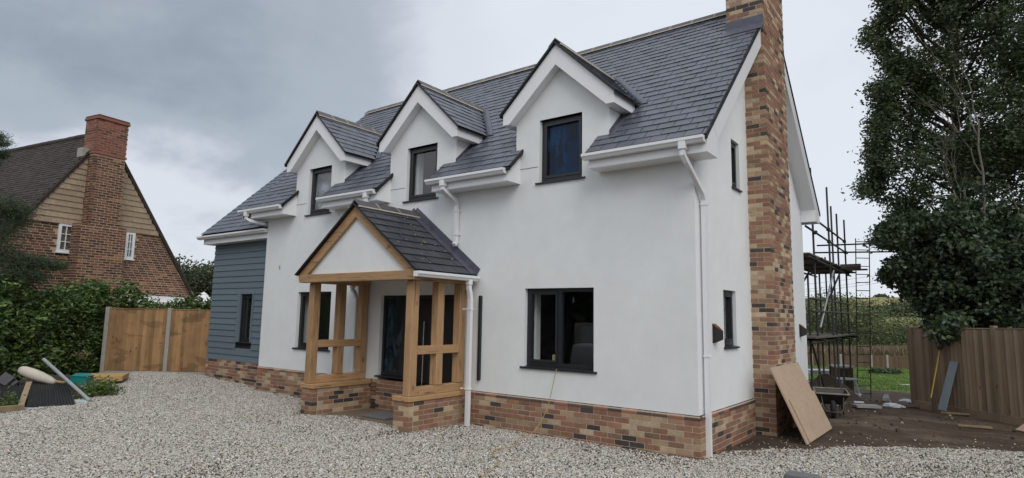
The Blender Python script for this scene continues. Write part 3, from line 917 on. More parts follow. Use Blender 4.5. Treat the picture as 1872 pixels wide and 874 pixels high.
# near corner: outlet, swan neck round to the gable, long drop
def hopper(x, y, z, o):
    obj('gutter_outlet', MB().bev(x - .05, x + .05, y - .05, y + .05, z - .10, z + .03), M['upvc'], o)
o = downpipe([(.0, -.40, 4.12), (.0, -.40, 3.98), (.02, -.34, 3.90), (.062, .12, 3.56), (.062, .19, 3.46), (.062, .19, .02)], house,
             clips=[(.062, .19, 3.40), (.062, .19, 1.34)], side=(1, 0, 0))
hopper(0, -.40, 4.15, o)
o = downpipe([(-4.33, -.40, 4.12), (-4.33, -.40, 4.0), (-4.32, -.33, 3.96), (-4.305, -.10, 3.84), (-4.305, -.05, 3.76), (-4.305, -.05, 3.10), (-4.30, -.10, 3.05)], house,
             clips=[(-4.305, -.05, 3.66), (-4.305, -.05, 3.24)])
hopper(-4.33, -.40, 4.15, o)
o = downpipe([(-6.37, -.40, 4.10), (-6.37, -.40, 3.98), (-6.36, -.33, 3.93), (-6.20, -.08, 3.78), (-6.16, -.06, 3.60)], house)
hopper(-6.37, -.40, 4.15, o)
o = downpipe([(-10.66, -.40, 4.10), (-10.66, -.40, 3.99), (-10.6, -.34, 3.95), (-10.44, -.05, 3.88), (-10.43, .03, 3.82)], house)
hopper(-10.66, -.40, 4.15, o)

# --- wall lights: two up-and-down lamps on the gable, two slim upright strips by the porch
for y in (.66, 5.98):
    wl = part('wall_light', house)
    y0 = y; z0, z1 = 1.50, 1.77
    a, b, r = .055, .10, .125
    prof = [(y0 - .07, 0.002), (y0 - .07, .055), (y0 - .03, .12), (y0 + .03, .12), (y0 + .07, .055), (y0 + .07, .002)]
    sh = MB()
    n_ = len(prof)
    for i in range(n_ - 1):
        (p0, q0), (p1, q1) = prof[i], prof[i + 1]
        s0 = (y0 + (p0 - y0) * .93, max(.002, q0 - .006)); s1 = (y0 + (p1 - y0) * .93, max(.002, q1 - .006))
        tz0, tz1 = z1 - (.10 * q0 / .12), z1 - (.10 * q1 / .12); b0_, b1_ = z0 + .05 * q0 / .12, z0 + .05 * q1 / .12
        sh.add([(q0, p0, b0_), (q1, p1, b1_), (q1, p1, tz1), (q0, p0, tz0)], ((0, 1, 2, 3),), 0)
        sh.add([(s0[1], s0[0], b0_), (s1[1], s1[0], b1_), (s1[1], s1[0], tz1), (s0[1], s0[0], tz0)], ((0, 1, 2, 3),), 1)
        sh.add([(q0, p0, tz0), (q1, p1, tz1), (s1[1], s1[0], tz1), (s0[1], s0[0], tz0)], ((0, 1, 2, 3),), 0)
        sh.add([(q0, p0, b0_), (q1, p1, b1_), (s1[1], s1[0], b1_), (s0[1], s0[0], b0_)], ((0, 1, 2, 3),), 0)
    obj('lamp_shade', sh, [M['black'], M['copper']], wl, recalc=False)
    obj('back_plate', MB().box(0, .006, y0 - .066, y0 + .066, z0, z1), M['copper'], wl)
    obj('lamp_body', MB().tube([(.05, y0, z0 + .09), (.05, y0, z0 + .15)], .03), M['copper'], wl)
for x in (-3.72, -6.90):
    wl = part('strip_light', house)
    obj('strip_body', MB().bev(x - .032, x + .004, -.05, .001, .75, 2.16, .004), M['black'], wl)
    obj('diffuser', MB().box(x + .006, x + .018, -.045, .001, .76, 2.15), M['frame'], wl)

# ------------------------------------------------------------------ the oak porch
porch = part('porch', house)
PX0, PX1, PY = -6.75, -4.02, -1.32
for q in ((PX0 + .0055, PX0 + .3245), (PX1 - .3245, PX1 - .0055)):
    obj('dwarf_wall', MB().box(*q, PY + .0055, -.03, g0, .49), M['mortar'], porch)
BZP = .492 - .07 - 8 * .075
for xa, xb in ((PX0, PX0 + .33), (PX1 - .33, PX1)):
    fr = F((xa, PY, 0), (1, 0, 0), (0, -1, 0))
    # front: header and stretcher alternating sides
    for k in range(9):
        z = BZP + k * .075 + .0325
        a = ((0, .1025), (.1125, .33)) if k % 2 else ((0, .215), (.225, .33))
        for s0, s1 in a:
            BR.add(fr.mtx((s0 + s1) / 2, -.05 + random.uniform(-.002, .003), z, s1 - s0, .1, .065), M['brick'], porch, (0, -1, 0))
    brick_run(BR, F((xb, PY, 0), (0, 1, 0), (1, 0, 0)), .1125, -PY - .03, BZP, 9, porch)
    brick_run(BR, F((xa, PY, 0), (0, 1, 0), (-1, 0, 0)), .1125, -PY - .03, BZP, 9, porch)
    # oak sole plate
    obj('sole_plate', MB().bev(xa - .02, xb + .02, PY - .02, -.032, .492, .565, .006), OAK[1], porch)
S = .15
def post(x, y, z0, z1, s=S): obj('post', MB().bev(x, x + s, y, y + s, z0, z1, .008), OAK[2], porch)
TB = 2.355
for x in (PX0 + .02, PX1 - .02 - S):
    post(x, -1.30, .567, TB); post(x, -.72, .70, TB); post(x, -.036 - S, .70, TB)
    y0 = -1.30 + S + .002
    obj('bottom_rail', MB().bev(x + .012, x + S - .012, y0, -.038, .567, .697, .006), OAK[1], porch)
    obj('mid_rail', MB().bev(x + .02, x + S + .004, y0, -.04 - S, 1.20, 1.33, .006), OAK[1], porch)
    obj('wall_plate', MB().bev(x - .01, x + S + .01, -1.28, -.03, TB + .002, TB + .15, .006), OAK[1], porch)
    pg_ = MB()
    for yy in (-1.30 + S / 2, -.76): 
        for zz in (.63, 1.27):
            pg_.tube([(x + S + (-.012 if 1 else 0), yy + .12, zz), (x + S + .006, yy + .12, zz)], .012, 6)
    obj('oak_peg', pg_, OAK[0], porch)
PC = (PX0 + PX1) / 2
obj('tie_beam', MB().bev(PC - 1.50, PC + 1.50, -1.42, -1.285, TB + .004, TB + .15, .008), OAK[0], porch)
EX, PZE, PZR = 1.56, 2.50, 3.68      # half span, eaves and ridge of the slates
PS = (PZR - PZE) / EX
def rafter(sg):
    o_ = lambda x, z: Vector((PC + sg * x, -1.41, z))
    t = .20
    return MB().prism([o_(0, PZR - .022), o_(EX - .015, PZE - .012), o_(EX - .015, PZE - .10) , o_(EX - .14, PZE - .0 - .10), o_(0, PZR - .022 - t)], (0, .11, 0))
for sg in (-1, 1): obj('rafter', rafter(sg), OAK[0], porch)
obj('gable_panel', MB().prism([(PC - 1.45, -1.35, TB + .14), (PC + 1.45, -1.35, TB + .14), (PC, -1.35, PZR - .1)], (0, .05, 0)), M['render'], porch)
obj('ceiling_board', MB().box(PC - 1.3, PC + 1.3, -1.28, -.03, TB + .155, TB + .175), M['upvc'], porch)
proof = part('porch_roof', house)
for sg in (-1, 1):
    q = [(PC, -1.45, PZR), (PC + sg * EX, -1.45, PZE), (PC + sg * EX, -.005, PZE), (PC, -.005, PZR)]
    dk = MB().prism([Vector(p) - Vector((0, 0, .004)) for p in q], (0, 0, -.016)); obj('underlay', dk, M['underlay'], proof)
    fm = Matrix(((0, -1 if sg > 0 else 1, 0, PC + sg * EX), (1, 0, 0, 0), (0, 0, 1, PZE), (0, 0, 0, 1)))
    slate_rows(proof, lambda y: PS * y, 0.0, EX - .03, lambda y, y2: [(-1.465, -.02)], M['slate_dark'], PS, ex=.215, sw=.3, frame=fm, lift=.022, org=.1)
    a, b = Vector((PC + sg * (EX + .02), -.012, PZE + .06)), Vector((PC, -.012, PZR + .09))
    obj('abutment_flashing', MB().obox((a + b) / 2, (b - a) / 2, (0, .007, 0), Vector((-(b - a).z, 0, (b - a).x)).normalized() * .07), M['lead'], proof)
    a2, b2 = Vector((PC + sg * EX, -.09, PZE + .03)), Vector((PC, -.09, PZR + .03))
    obj('soaker', MB().obox((a2 + b2) / 2, (b2 - a2) / 2, (0, .085, 0), Vector((-(b2 - a2).z, 0, (b2 - a2).x)).normalized() * .004), M['lead'], proof)
    obj('verge_trim', MB().beam(Vector(q[0]) + Vector((0, -.012, .0)), Vector(q[1]) + Vector((0, -.012, 0)), .026, .03, up=(0, 1, 0)), M['black'], proof)
ridge((PC, -1.46, PZR + .075), (PC, -.02, PZR + .075), .42, proof, wing_=.135, drop=.11)
# specks of spilt mortar on the porch slates
mb = MB()
for _ in range(26):
    u, v = random.uniform(.15, 1.4), random.uniform(-1.3, -.2)
    p = Vector((PC + EX - u, v, PZE + PS * u + .03)); s_ = random.uniform(.002, .0065)
    mb.obox(p, (s_, 0, -s_ * PS), (0, s_ * random.uniform(.6, 2), 0), (PS * .003, 0, .003))
o = obj('mortar_specks', mb, M['ridge_mortar'], proof); o['kind'] = 'stuff'
for sg in (-1, 1):
    xg = PC + sg * (EX - .035)
    g = obj('porch_gutter', MB().prism([(xg + sg * a, -1.47, PZE - .10 + b) for a, b in GPROF], (0, 1.44, 0)), M['upvc'], house)
    obj('stop_end', MB().prism([(xg + sg * a, -1.476, PZE - .10 + b) for a, b in GPROF[:5] + GPROF[-1:]], (0, .005, 0)), M['upvc'], g)
    x = -3.80 if sg > 0 else -6.93
    xo = xg + sg * .055
    o = downpipe([(xo, -.24, 2.40), (xo, -.24, 2.27), (x, -.22, 2.20), (x, -.20, 2.10), (x, -.20, .02)] if sg > 0 else [(xo, -.14, 2.40), (xo, -.14, 2.30), (x, -.1, 2.22), (x, -.06, 2.12), (x, -.06, .56)], house)
    obj('gutter_outlet', MB().bev(xo - .045, xo + .045, (-.24 if sg > 0 else -.14) - .045, (-.24 if sg > 0 else -.14) + .045, 2.33, 2.42), M['upvc'], o)
    if sg > 0:
        for zz in (1.93, .62):
            k = MB(); k.box(x - .042, x + .042, -.242, -.158, zz - .014, zz + .014); k.box(x - .17, x - .042, -.206, -.194, zz - .012, zz + .012)
            obj('pipe_clip', k, M['upvc'], o)
obj('porch_floor', MB().box(PX0 + .33, PX1 - .33, -1.50, -.03, -.12, .035), M['concrete_floor'], porch)

# --- low extension behind the house
ext = part('rear_extension', house)
mb = MB(); mb.box(-5, -1.35, 6.605, 10.2, -.6, 2.75)
obj('extension_wall', mb, M['render'], ext)
mb = MB()
ex0, ex1 = -.62, -5
mb.prism([(-1.0, 6.62, 3.30), (-1.0, 6.62, 3.42), (-3.2, 6.62, 5.2), (-3.2, 6.62, 5.05)], (0, 3.7, 0))
obj('extension_roof', mb, M['slate'], ext)
obj('extension_gutter', MB().box(-1.06, -.93, 6.62, 10.4, 3.22, 3.32).box(-1.35, -1.06, 6.62, 10.4, 3.18, 3.3), M['upvc'], ext)

BR.build(); SLT.build()

# ================================================================== the ground
from mathutils import noise as mnoise
def axis(fine0, fine1, step, far0, far1, n):
    a = list(np.arange(fine0, fine1 + 1e-6, step))
    lo = [fine0 - (fine0 - far0) * ((i / n) ** 2.2) for i in range(n, 0, -1)]
    hi = [fine1 + (far1 - fine1) * ((i / n) ** 2.2) for i in range(1, n + 1)]
    return lo + a + hi
gx = axis(-22, 12, .4, -1600, 1600, 14)
gy = axis(-16, 30, .4, -500, 50, 10)[:-10] + [30 + (46 - 30) * i / 12 for i in range(1, 13)] + [52, 60, 75, 90, 130, 170, 210, 250, 290, 330, 380, 420, 455, 520, 600, 700, 1200, 2500]
def ghz(x, y):
    z = gz(x, y)
    if -22 < x < 12 and -16 < y < 46:
        if y > 1.0 or (x > 1.5 and y > -.5):
            k = min(1, max(0, (y - .5) / 3))
            z += .045 * k * mnoise.noise((x * .9, y * .9, 1.3)) + .022 * k * mnoise.noise((x * 2.9, y * 2.9, 4.1)) - .012
        if y > 9:
            z += .09 * min(1, (y - 9) / 6) * mnoise.noise((x * .6, y * .6, 7.7))
    elif y > 100:
        z += (y - 100) * .004 * mnoise.noise((x * .006, y * .006, 2.2))
    return z
gm = MB()
gm.v = [Vector((x, y, ghz(x, y))) for y in gy for x in gx]
nx = len(gx)
for j in range(len(gy) - 1):
    for i in range(nx - 1):
        gm.f.append([j * nx + i, j * nx + i + 1, (j + 1) * nx + i + 1, (j + 1) * nx + i]); gm.m.append(0); gm.smooth.append(True)
def ground_mat():
    Mt = bpy.data.materials.new('earth_and_grass'); Mt.use_nodes = True
    t = Mt.node_tree; t.nodes.clear(); n, l = t.nodes.new, t.links.new
    o = n("ShaderNodeOutputMaterial"); b = n("ShaderNodeBsdfPrincipled"); b.inputs["Roughness"].default_value = .95; b.inputs["Specular IOR Level"].default_value = .2
    geo = n("ShaderNodeNewGeometry"); sp = n("ShaderNodeSeparateXYZ"); l(geo.outputs["Position"], sp.inputs[0])
    def nz(s, d=6, r=.6, st=None):
        x = n("ShaderNodeTexNoise"); x.inputs["Scale"].default_value = s; x.inputs["Detail"].default_value = d; x.inputs["Roughness"].default_value = r
        src = geo.outputs["Position"]
        if st:
            mp = n("ShaderNodeMapping"); mp.inputs["Scale"].default_value = st; mp.inputs["Rotation"].default_value = (0, 0, -.5); l(src, mp.inputs[0]); src = mp.outputs[0]
        l(src, x.inputs["Vector"]); return x.outputs["Fac"]
    def mt(op, a, c):
        x = n("ShaderNodeMath"); x.operation = op
        for i, v in enumerate((a, c)):
            if isinstance(v, (int, float)): x.inputs[i].default_value = v
            else: l(v, x.inputs[i])
        return x.outputs[0]
    # bare earth: dark and pale patches dragged out by wheels
    e1 = mt('ADD', mt('MULTIPLY', nz(.9, 8, .68, (.75, 1.25, 1)), .8), mt('MULTIPLY', nz(11, 6, .7), .3))
    r1 = n("ShaderNodeValToRGB"); r1.color_ramp.elements[0].position = .36; r1.color_ramp.elements[0].color = (.036, .026, .019, 1)
    r1.color_ramp.elements[1].position = .74; r1.color_ramp.elements[1].color = (.19, .145, .105, 1)
    x = r1.color_ramp.elements.new(.54); x.color = (.082, .058, .042, 1)
    l(e1, r1.inputs[0])
    g1 = mt('ADD', mt('MULTIPLY', nz(.8), .5), mt('MULTIPLY', nz(7), .5))
    r2 = n("ShaderNodeValToRGB"); r2.color_ramp.elements[0].position = .35; r2.color_ramp.elements[0].color = (.075, .125, .03, 1)
    r2.color_ramp.elements[1].position = .65; r2.color_ramp.elements[1].color = (.19, .27, .075, 1)
    l(g1, r2.inputs[0])
    g2 = mt('ADD', mt('MULTIPLY', nz(.02), .6), mt('MULTIPLY', nz(.3), .4))
    r3 = n("ShaderNodeValToRGB"); r3.color_ramp.elements[0].position = .36; r3.color_ramp.elements[0].color = (.16, .17, .055, 1)
    r3.color_ramp.elements[1].position = .60; r3.color_ramp.elements[1].color = (.34, .27, .12, 1)
    l(g2, r3.inputs[0])
    yy = mt('ADD', sp.outputs["Y"], mt('MULTIPLY', mt('SUBTRACT', nz(.45, 5), .5), 9.0))
    f1 = n("ShaderNodeMapRange"); f1.inputs["From Min"].default_value = 21.5; f1.inputs["From Max"].default_value = 23.5; f1.interpolation_type = 'SMOOTHSTEP'; l(yy, f1.inputs[0])
    f2 = n("ShaderNodeMapRange"); f2.inputs["From Min"].default_value = 60; f2.inputs["From Max"].default_value = 90; l(sp.outputs["Y"], f2.inputs[0])
    m1 = n("ShaderNodeMixRGB"); l(f1.outputs[0], m1.inputs[0]); l(r1.outputs[0], m1.inputs[1]); l(r2.outputs[0], m1.inputs[2])
    m2 = n("ShaderNodeMixRGB"); l(f2.outputs[0], m2.inputs[0]); l(m1.outputs[0], m2.inputs[1]); l(r3.outputs[0], m2.inputs[2])
    l(m2.outputs[0], b.inputs["Base Color"])
    bp = n("ShaderNodeBump"); bp.inputs["Strength"].default_value = .8; bp.inputs["Distance"].default_value = .05
    l(mt('ADD', nz(5, 8, .7), mt('MULTIPLY', nz(26, 4), .5)), bp.inputs["Height"]); l(bp.outputs[0], b.inputs["Normal"])
    l(b.outputs[0], o.inputs[0])
    return Mt
structure(obj('ground', gm, ground_mat(), recalc=False))

# --- gravel drive: a bed and the loose stones on it
GP = [(-13.6, .28), (-14.6, -.0), (-15.25, -.55), (-14.9, -1.1), (-12.9, -2.2), (-11.5, -2.85), (-10.95, -3.5), (-10.55, -4.3), (-10.3, -4.8), (-10.3, -9.0), (9, -9.0), (9, 3.2), (3.6, 3.75), (2.4, 3.1), (1.5, 2.45), (1.05, 1.75), (.62, 1.42), (.05, .42), (-.02, -.02), (-3.98, -.02), (-4.02, -1.36), (-4.4, -1.20), (-5.1, -1.12), (-5.8, -1.0), (-6.4, -1.25), (-6.78, -1.36), (-6.78, -.02), (-10.4, -.02), (-10.4, .27)]
GPN = np.array(GP)
def inside(x, y):
    c = False; n_ = len(GP)
    for i in range(n_):
        (x1, y1), (x2, y2) = GP[i], GP[i - 1]
        if (y1 > y) != (y2 > y) and x < (x2 - x1) * (y - y1) / (y2 - y1) + x1: c = not c
    return c
def edge_dist(x, y):
    p = np.array((x, y)); a = GPN; b = np.roll(GPN, -1, 0); ab = b - a
    t = np.clip(((p - a) * ab).sum(1) / (ab * ab).sum(1), 0, 1)
    return float(np.sqrt(((a + ab * t[:, None] - p) ** 2).sum(1)).min())
def house_block(x, y):
    return (-13.35 < x < .02 and y > .25) or (-10.4 < x < .02 and y > -.03) or (-6.76 < x < -4.0 and y > -1.34 and not (-6.4 < x < -4.36 and y < -.9))
def gravel_z(x, y):
    """the loose stone is heaped a little and lies off level"""
    z = .045 + .025 * mnoise.noise((x * .7, y * .7, 3.0)) + .012 * mnoise.noise((x * 2.1, y * 2.1, 9.0))
    if x < -10.5: z += min(.12, (-10.5 - x) * .035)
    if -6.6 < x < -4.2 and -2.2 < y < -1.0: z += .03
    return z
def grid_sheet(name, x0, x1, y0, y1, st, zf, keep):
    xs_, ys_ = np.arange(x0, x1 + 1e-6, st), np.arange(y0, y1 + 1e-6, st)
    idx, vs, fs = {}, [], []
    def vid(i, j):
        if (i, j) not in idx:
            idx[(i, j)] = len(vs); x, y = xs_[i], ys_[j]; vs.append((x, y, zf(x, y)))
        return idx[(i, j)]
    for j in range(len(ys_) - 1):
        for i in range(len(xs_) - 1):
            if keep((xs_[i] + st / 2), (ys_[j] + st / 2)):
                fs.append((vid(i, j), vid(i + 1, j), vid(i + 1, j + 1), vid(i, j + 1)))
    me = bpy.data.meshes.new(name); me.from_pydata(vs, [], fs)
    me.polygons.foreach_set("use_smooth", [True] * len(fs))
    o = bpy.data.objects.new(name, me); COL.objects.link(o)
    return o
gpal = [(0, (.53, .50, .45)), (.22, (.44, .415, .37)), (.42, (.33, .31, .275)), (.56, (.70, .675, .62)), (.67, (.19, .178, .16)), (.77, (.42, .335, .235)), (.90, (.08, .074, .066))]
M['stone'] = mat('crushed_limestone', (.5, .5, .48), .85, var=.12, noise=(60, .08), palette=gpal)
M['gravel_bed'] = mat('gravel_bed', (.15, .118, .088), .95, noise=(30, .3), noise2=(2.5, .12), bump=(40, 1.0, .02))
bed = grid_sheet('gravel_drive', -15.6, 9.0, -9.0, 4.0, .2, lambda x, y: gravel_z(x, y) - .022, lambda x, y: inside(x, y) and edge_dist(x, y) > .02)
bed.data.materials.append(M['gravel_bed']); structure(bed)
sc_ = grid_sheet('gravel_stones', -15.6, 4.6, -7.6, 4.6, .16, lambda x, y: (gravel_z(x, y) if inside(x, y) else ghz(x, y) + .012) - .004,
                 lambda x, y: (FWD.dot(Vector((x, y, 0)) - CAM) > 5.6) and not house_block(x, y) and (inside(x, y) or edge_dist(x, y) < 1.0) and abs(Vector((x, y, 0)).__sub__(CAM).dot(RIGHT)) < .9 * FWD.dot(Vector((x, y, 0)) - CAM))
me = sc_.data
at = me.attributes.new('density', 'FLOAT', 'POINT')
dens = []
for v in me.vertices:
    x, y = v.co.x, v.co.y
    d = edge_dist(x, y); s_ = d if inside(x, y) else -d
    nzv = mnoise.noise((x * 1.6, y * 1.6, 5.0))
    k = (s_ + .10 + .22 * nzv) / .38
    k = max(0.0, min(1.0, k))
    if x > -.2 and y > .5: k = min(k, max(0.05, .72 + .6 * mnoise.noise((x * 1.1, y * 1.1, 8.8))))
    if s_ < -.02: k = max(k * .5, .006 + .02 * max(0, nzv)) if s_ > -.9 else .002
    dist = (Vector((x, y, 0)) - CAM).length
    mud = mnoise.noise((x * .55, y * .55, 21.0)) + .5 * mnoise.noise((x * 1.7, y * 1.7, 4.0))
    if y < 2.5 and x > -4.5: k *= max(.20 if x > -1.5 else .36, min(1, (.92 if x > -1.5 else 1.1) - 1.1 * mud))
    dens.append(3300.0 * k * (1 if dist < 11 else .85))
at.data.foreach_set('value', dens)
ng = bpy.data.node_groups.new('scatter_stones', 'GeometryNodeTree')
ng.interface.new_socket('Geometry', in_out='INPUT', socket_type='NodeSocketGeometry')
ng.interface.new_socket('Geometry', in_out='OUTPUT', socket_type='NodeSocketGeometry')
gn, gl_ = ng.nodes.new, ng.links.new
gi, go = gn('NodeGroupInput'), gn('NodeGroupOutput')
dp = gn('GeometryNodeDistributePointsOnFaces'); dp.distribute_method = 'RANDOM'; dp.inputs['Seed'].default_value = 3
na = gn('GeometryNodeInputNamedAttribute'); na.data_type = 'FLOAT'; na.inputs['Name'].default_value = 'density'
ico = gn('GeometryNodeMeshIcoSphere'); ico.inputs['Radius'].default_value = .5; ico.inputs['Subdivisions'].default_value = 1
sm_ = gn('GeometryNodeSetMaterial'); sm_.inputs['Material'].default_value = M['stone']
ip = gn('GeometryNodeInstanceOnPoints')
rv = gn('FunctionNodeRandomValue'); rv.data_type = 'FLOAT_VECTOR'; rv.inputs[0].default_value = (.017, .012, .008); rv.inputs[1].default_value = (.041, .029, .022)
rr_ = gn('FunctionNodeRandomValue'); rr_.data_type = 'FLOAT_VECTOR'; rr_.inputs[0].default_value = (-.6, -.6, 0); rr_.inputs[1].default_value = (.6, .6, 6.283)
rr_.inputs['Seed'].default_value = 4
gl_(gi.outputs[0], dp.inputs['Mesh'])
gl_([o for o in na.outputs if o.enabled and o.name == 'Attribute'][0], dp.inputs['Density'])
gl_(ico.outputs['Mesh'], sm_.inputs['Geometry'])
gl_(dp.outputs['Points'], ip.inputs['Points']); gl_(sm_.outputs[0], ip.inputs['Instance'])
gl_(rv.outputs[0], ip.inputs['Scale']); gl_(rr_.outputs[0], ip.inputs['Rotation'])
gl_(ip.outputs[0], go.inputs[0])
md = sc_.modifiers.new('scatter', 'NODES'); md.node_group = ng
tag(sc_, 'pale grey crushed stone covering the drive in front of the white house', 'gravel', kind='stuff')

# ================================================================== foliage
def leaf_mesh(name, centers, ups, ln, wd, mats, parent=None, midx=None, droop=.35, fold=.25):
    """many folded leaves: two quads each about a midrib"""
    n = len(centers)
    c = np.asarray(centers, float)
    d = rng.normal(size=(n, 3)); d[:, 2] = d[:, 2] * .55 - droop
    if ups is not None: d = d * .55 + ups
    d /= np.linalg.norm(d, axis=1)[:, None]
    r = rng.normal(size=(n, 3)); r[:, 2] *= .5
    s = np.cross(d, r); s /= np.linalg.norm(s, axis=1)[:, None] + 1e-9
    nn = np.cross(d, s)
    l_ = ln * rng.uniform(.6, 1.25, n)[:, None]; w_ = wd * rng.uniform(.7, 1.2, n)[:, None]
    base = c - d * l_ * .5
    tip = c + d * l_ * .5 - nn * l_ * .08
    left = c - d * l_ * .04 + s * w_ * .5 + nn * w_ * fold
    rgt = c - d * l_ * .04 - s * w_ * .5 + nn * w_ * fold
    V = np.stack([base, left, tip, rgt], 1).reshape(-1, 3)
    if parent is not None: V = V - np.array(BASE[parent])
    k = np.arange(n) * 4
    T = np.stack([k, k + 1, k + 2, k, k + 2, k + 3], 1).reshape(-1)
    me = bpy.data.meshes.new(name)
    me.vertices.add(n * 4); me.vertices.foreach_set('co', V.reshape(-1))
    me.loops.add(n * 6); me.loops.foreach_set('vertex_index', T)
    me.polygons.add(n * 2); me.polygons.foreach_set('loop_start', np.arange(n * 2) * 3)
    for mm in (mats if isinstance(mats, (list, tuple)) else [mats]): me.materials.append(mm)
    if midx is not None: me.polygons.foreach_set('material_index', np.repeat(midx, 2))
    me.update(); me.validate()
    o = bpy.data.objects.new(name, me); COL.objects.link(o)
    if parent is not None:
        o.parent = parent; BASE[o] = BASE[parent]
    return o
def leafmat(name, c0, c1, rough=.45, trans=.22, spec=.5):
    pal = [(i / 5, tuple(a + (b - a) * i / 4 for a, b in zip(c0, c1))) for i in range(5)]
    return mat(name, c0, rough, var=.18, palette=pal, trans=trans, spec=spec, noise2=(1.1, .12))
M['leaf_tree'] = leafmat('broad_leaf', (.028, .050, .020), (.080, .118, .040), .5, .25)
M['leaf_tree2'] = leafmat('maple_leaf', (.022, .044, .024), (.085, .125, .056), .42, .24)
M['leaf_laurel'] = leafmat('laurel_leaf', (.035, .074, .020), (.125, .195, .05), .30, .14)
M['leaf_laurel_new'] = leafmat('laurel_new_leaf', (.16, .25, .06), (.28, .36, .11), .3, .2)
M['needle'] = leafmat('pine_needle', (.034, .060, .030), (.085, .12, .055), .6, .1)
M['leaf_far'] = leafmat('hedgerow_leaf', (.085, .115, .04), (.24, .26, .10), .7, .15)
M['leaf_far_dark'] = leafmat('woodland_leaf', (.036, .056, .028), (.095, .12, .052), .7, .12)
M['reed'] = leafmat('dry_grass', (.20, .15, .095), (.33, .26, .165), .8, .2)
M['weed'] = leafmat('weed_leaf', (.07, .12, .03), (.16, .22, .06), .5, .2)
M['bark'] = mat('grey_bark', (.10, .085, .068), .9, noise=(6, .3, (1, 1, .25)), bump=(14, .8, .02))
M['bark_pale'] = mat('dead_wood', (.21, .18, .15), .9, noise=(8, .2), bump=(20, .5, .01))
M['core_dark'] = mat('hedge_twig_shade', (.03, .026, .016), .95, noise=(7, .35))  # dark twig colour that puts the shade inside the hedges into the core

def clumps(pts, per, sig, flat=.7):
    p = np.repeat(np.asarray(pts), per, 0)
    return p + rng.normal(size=p.shape) * np.asarray(sig) * np.array([1, 1, flat])

# --- the big broad-leaved tree behind the right-hand fence
EDGE = [(-330, 1640), (-120, 1600), (0, 1610), (38, 1604), (70, 1572), (90, 1596), (118, 1616), (145, 1640), (156, 1592), (200, 1598), (235, 1588), (265, 1580), (300, 1588), (350, 1570), (365, 1606), (378, 1644), (395, 1628), (415, 1616), (440, 1594), (455, 1646), (470, 1646), (500, 1610), (512, 1613), (525, 1642), (540, 1662), (560, 1680), (590, 1698), (612, 1706)]
def edge_x(y):
    for (a, b), (c, d) in zip(EDGE, EDGE[1:]):
        if a <= y < c: return b + (d - b) * (y - a) / (c - a)
    return EDGE[-1][1]
def crown_pts(n, y0, y1, d0, d1, xmax, inset=0, power=1.0):
    out_ = []
    while len(out_) < n:
        y = random.uniform(y0, y1); x = random.uniform(1560, xmax)
        e_ = edge_x(y) + inset
        if x < e_: continue
        # the crown is round in plan: near its edge it lies at the middle of its depth
        k = min(1, (x - e_) / 170) ** .6
        dm = (d0 + d1) / 2; dd = (d1 - d0) / 2 * max(.15, k)
        out_.append(pt(x, y, random.uniform(dm - dd, dm + dd)))
    return out_
tb = pg(1772, 738); tb = pt(1772, 745, 17.3); tb.z = gz(tb.x, tb.y)
tree = thing('broadleaf_tree', 'tall dark broad-leaved tree towering behind the brown fence at the right', 'tree', tb)
def taper(mb, pts, r0, r1, n=9):
    mb.tube(pts, [r0 + (r1 - r0) * i / (len(pts) - 1) for i in range(len(pts))], n)
def wobble(a, b, k, n=6):
    return [a.lerp(b, i / n) + Vector((random.uniform(-k, k), random.uniform(-k, k), random.uniform(-k, k) * .5)) * math.sin(math.pi * i / n) for i in range(n + 1)]
cp = crown_pts(185, -320, 450, 15.2, 20.2, 2080, 24)
ep = []
for y in range(-320, 450, 5):
    for _ in range(2):
        ep.append(pt(edge_x(y) + random.uniform(6, 34), y + random.uniform(-3, 3), random.uniform(16.6, 18.2)))
mb = MB()
top = tb + Vector((.35, .2, 12.5))
trunk_pts = wobble(tb, top, .25, 9)
taper(mb, trunk_pts, .24, .03, 12)
for q in random.sample(cp, 60) + random.sample(ep, 60):
    f = max(.12, min(.92, (q.z - tb.z - 1.2) / 12.5)); a = tb.lerp(top, f)
    mid = a.lerp(q, .5) + Vector((0, 0, -.25))
    taper(mb, [a, a.lerp(mid, .5), mid, mid.lerp(q, .55) + Vector((0, 0, .08)), q], .055, .009, 6)
obj('trunk', mb, M['bark'], tree)
sub = clumps(cp, 11, .55, .8)
def trim(a, pad=6):
    keep = []
    for v in a:
        q = proj(Vector(v)); keep.append(q is not None and q[0] > edge_x(min(max(q[1], -320), 610)) + pad)
    return a[np.array(keep)]
sub = trim(sub)
C1 = clumps(sub, 74, .175, .8); C2 = clumps(ep, 70, .16)
allc = np.concatenate([C1, C2])
leaf_mesh('crown', allc, None, .12, .062, M['leaf_tree'], tree)

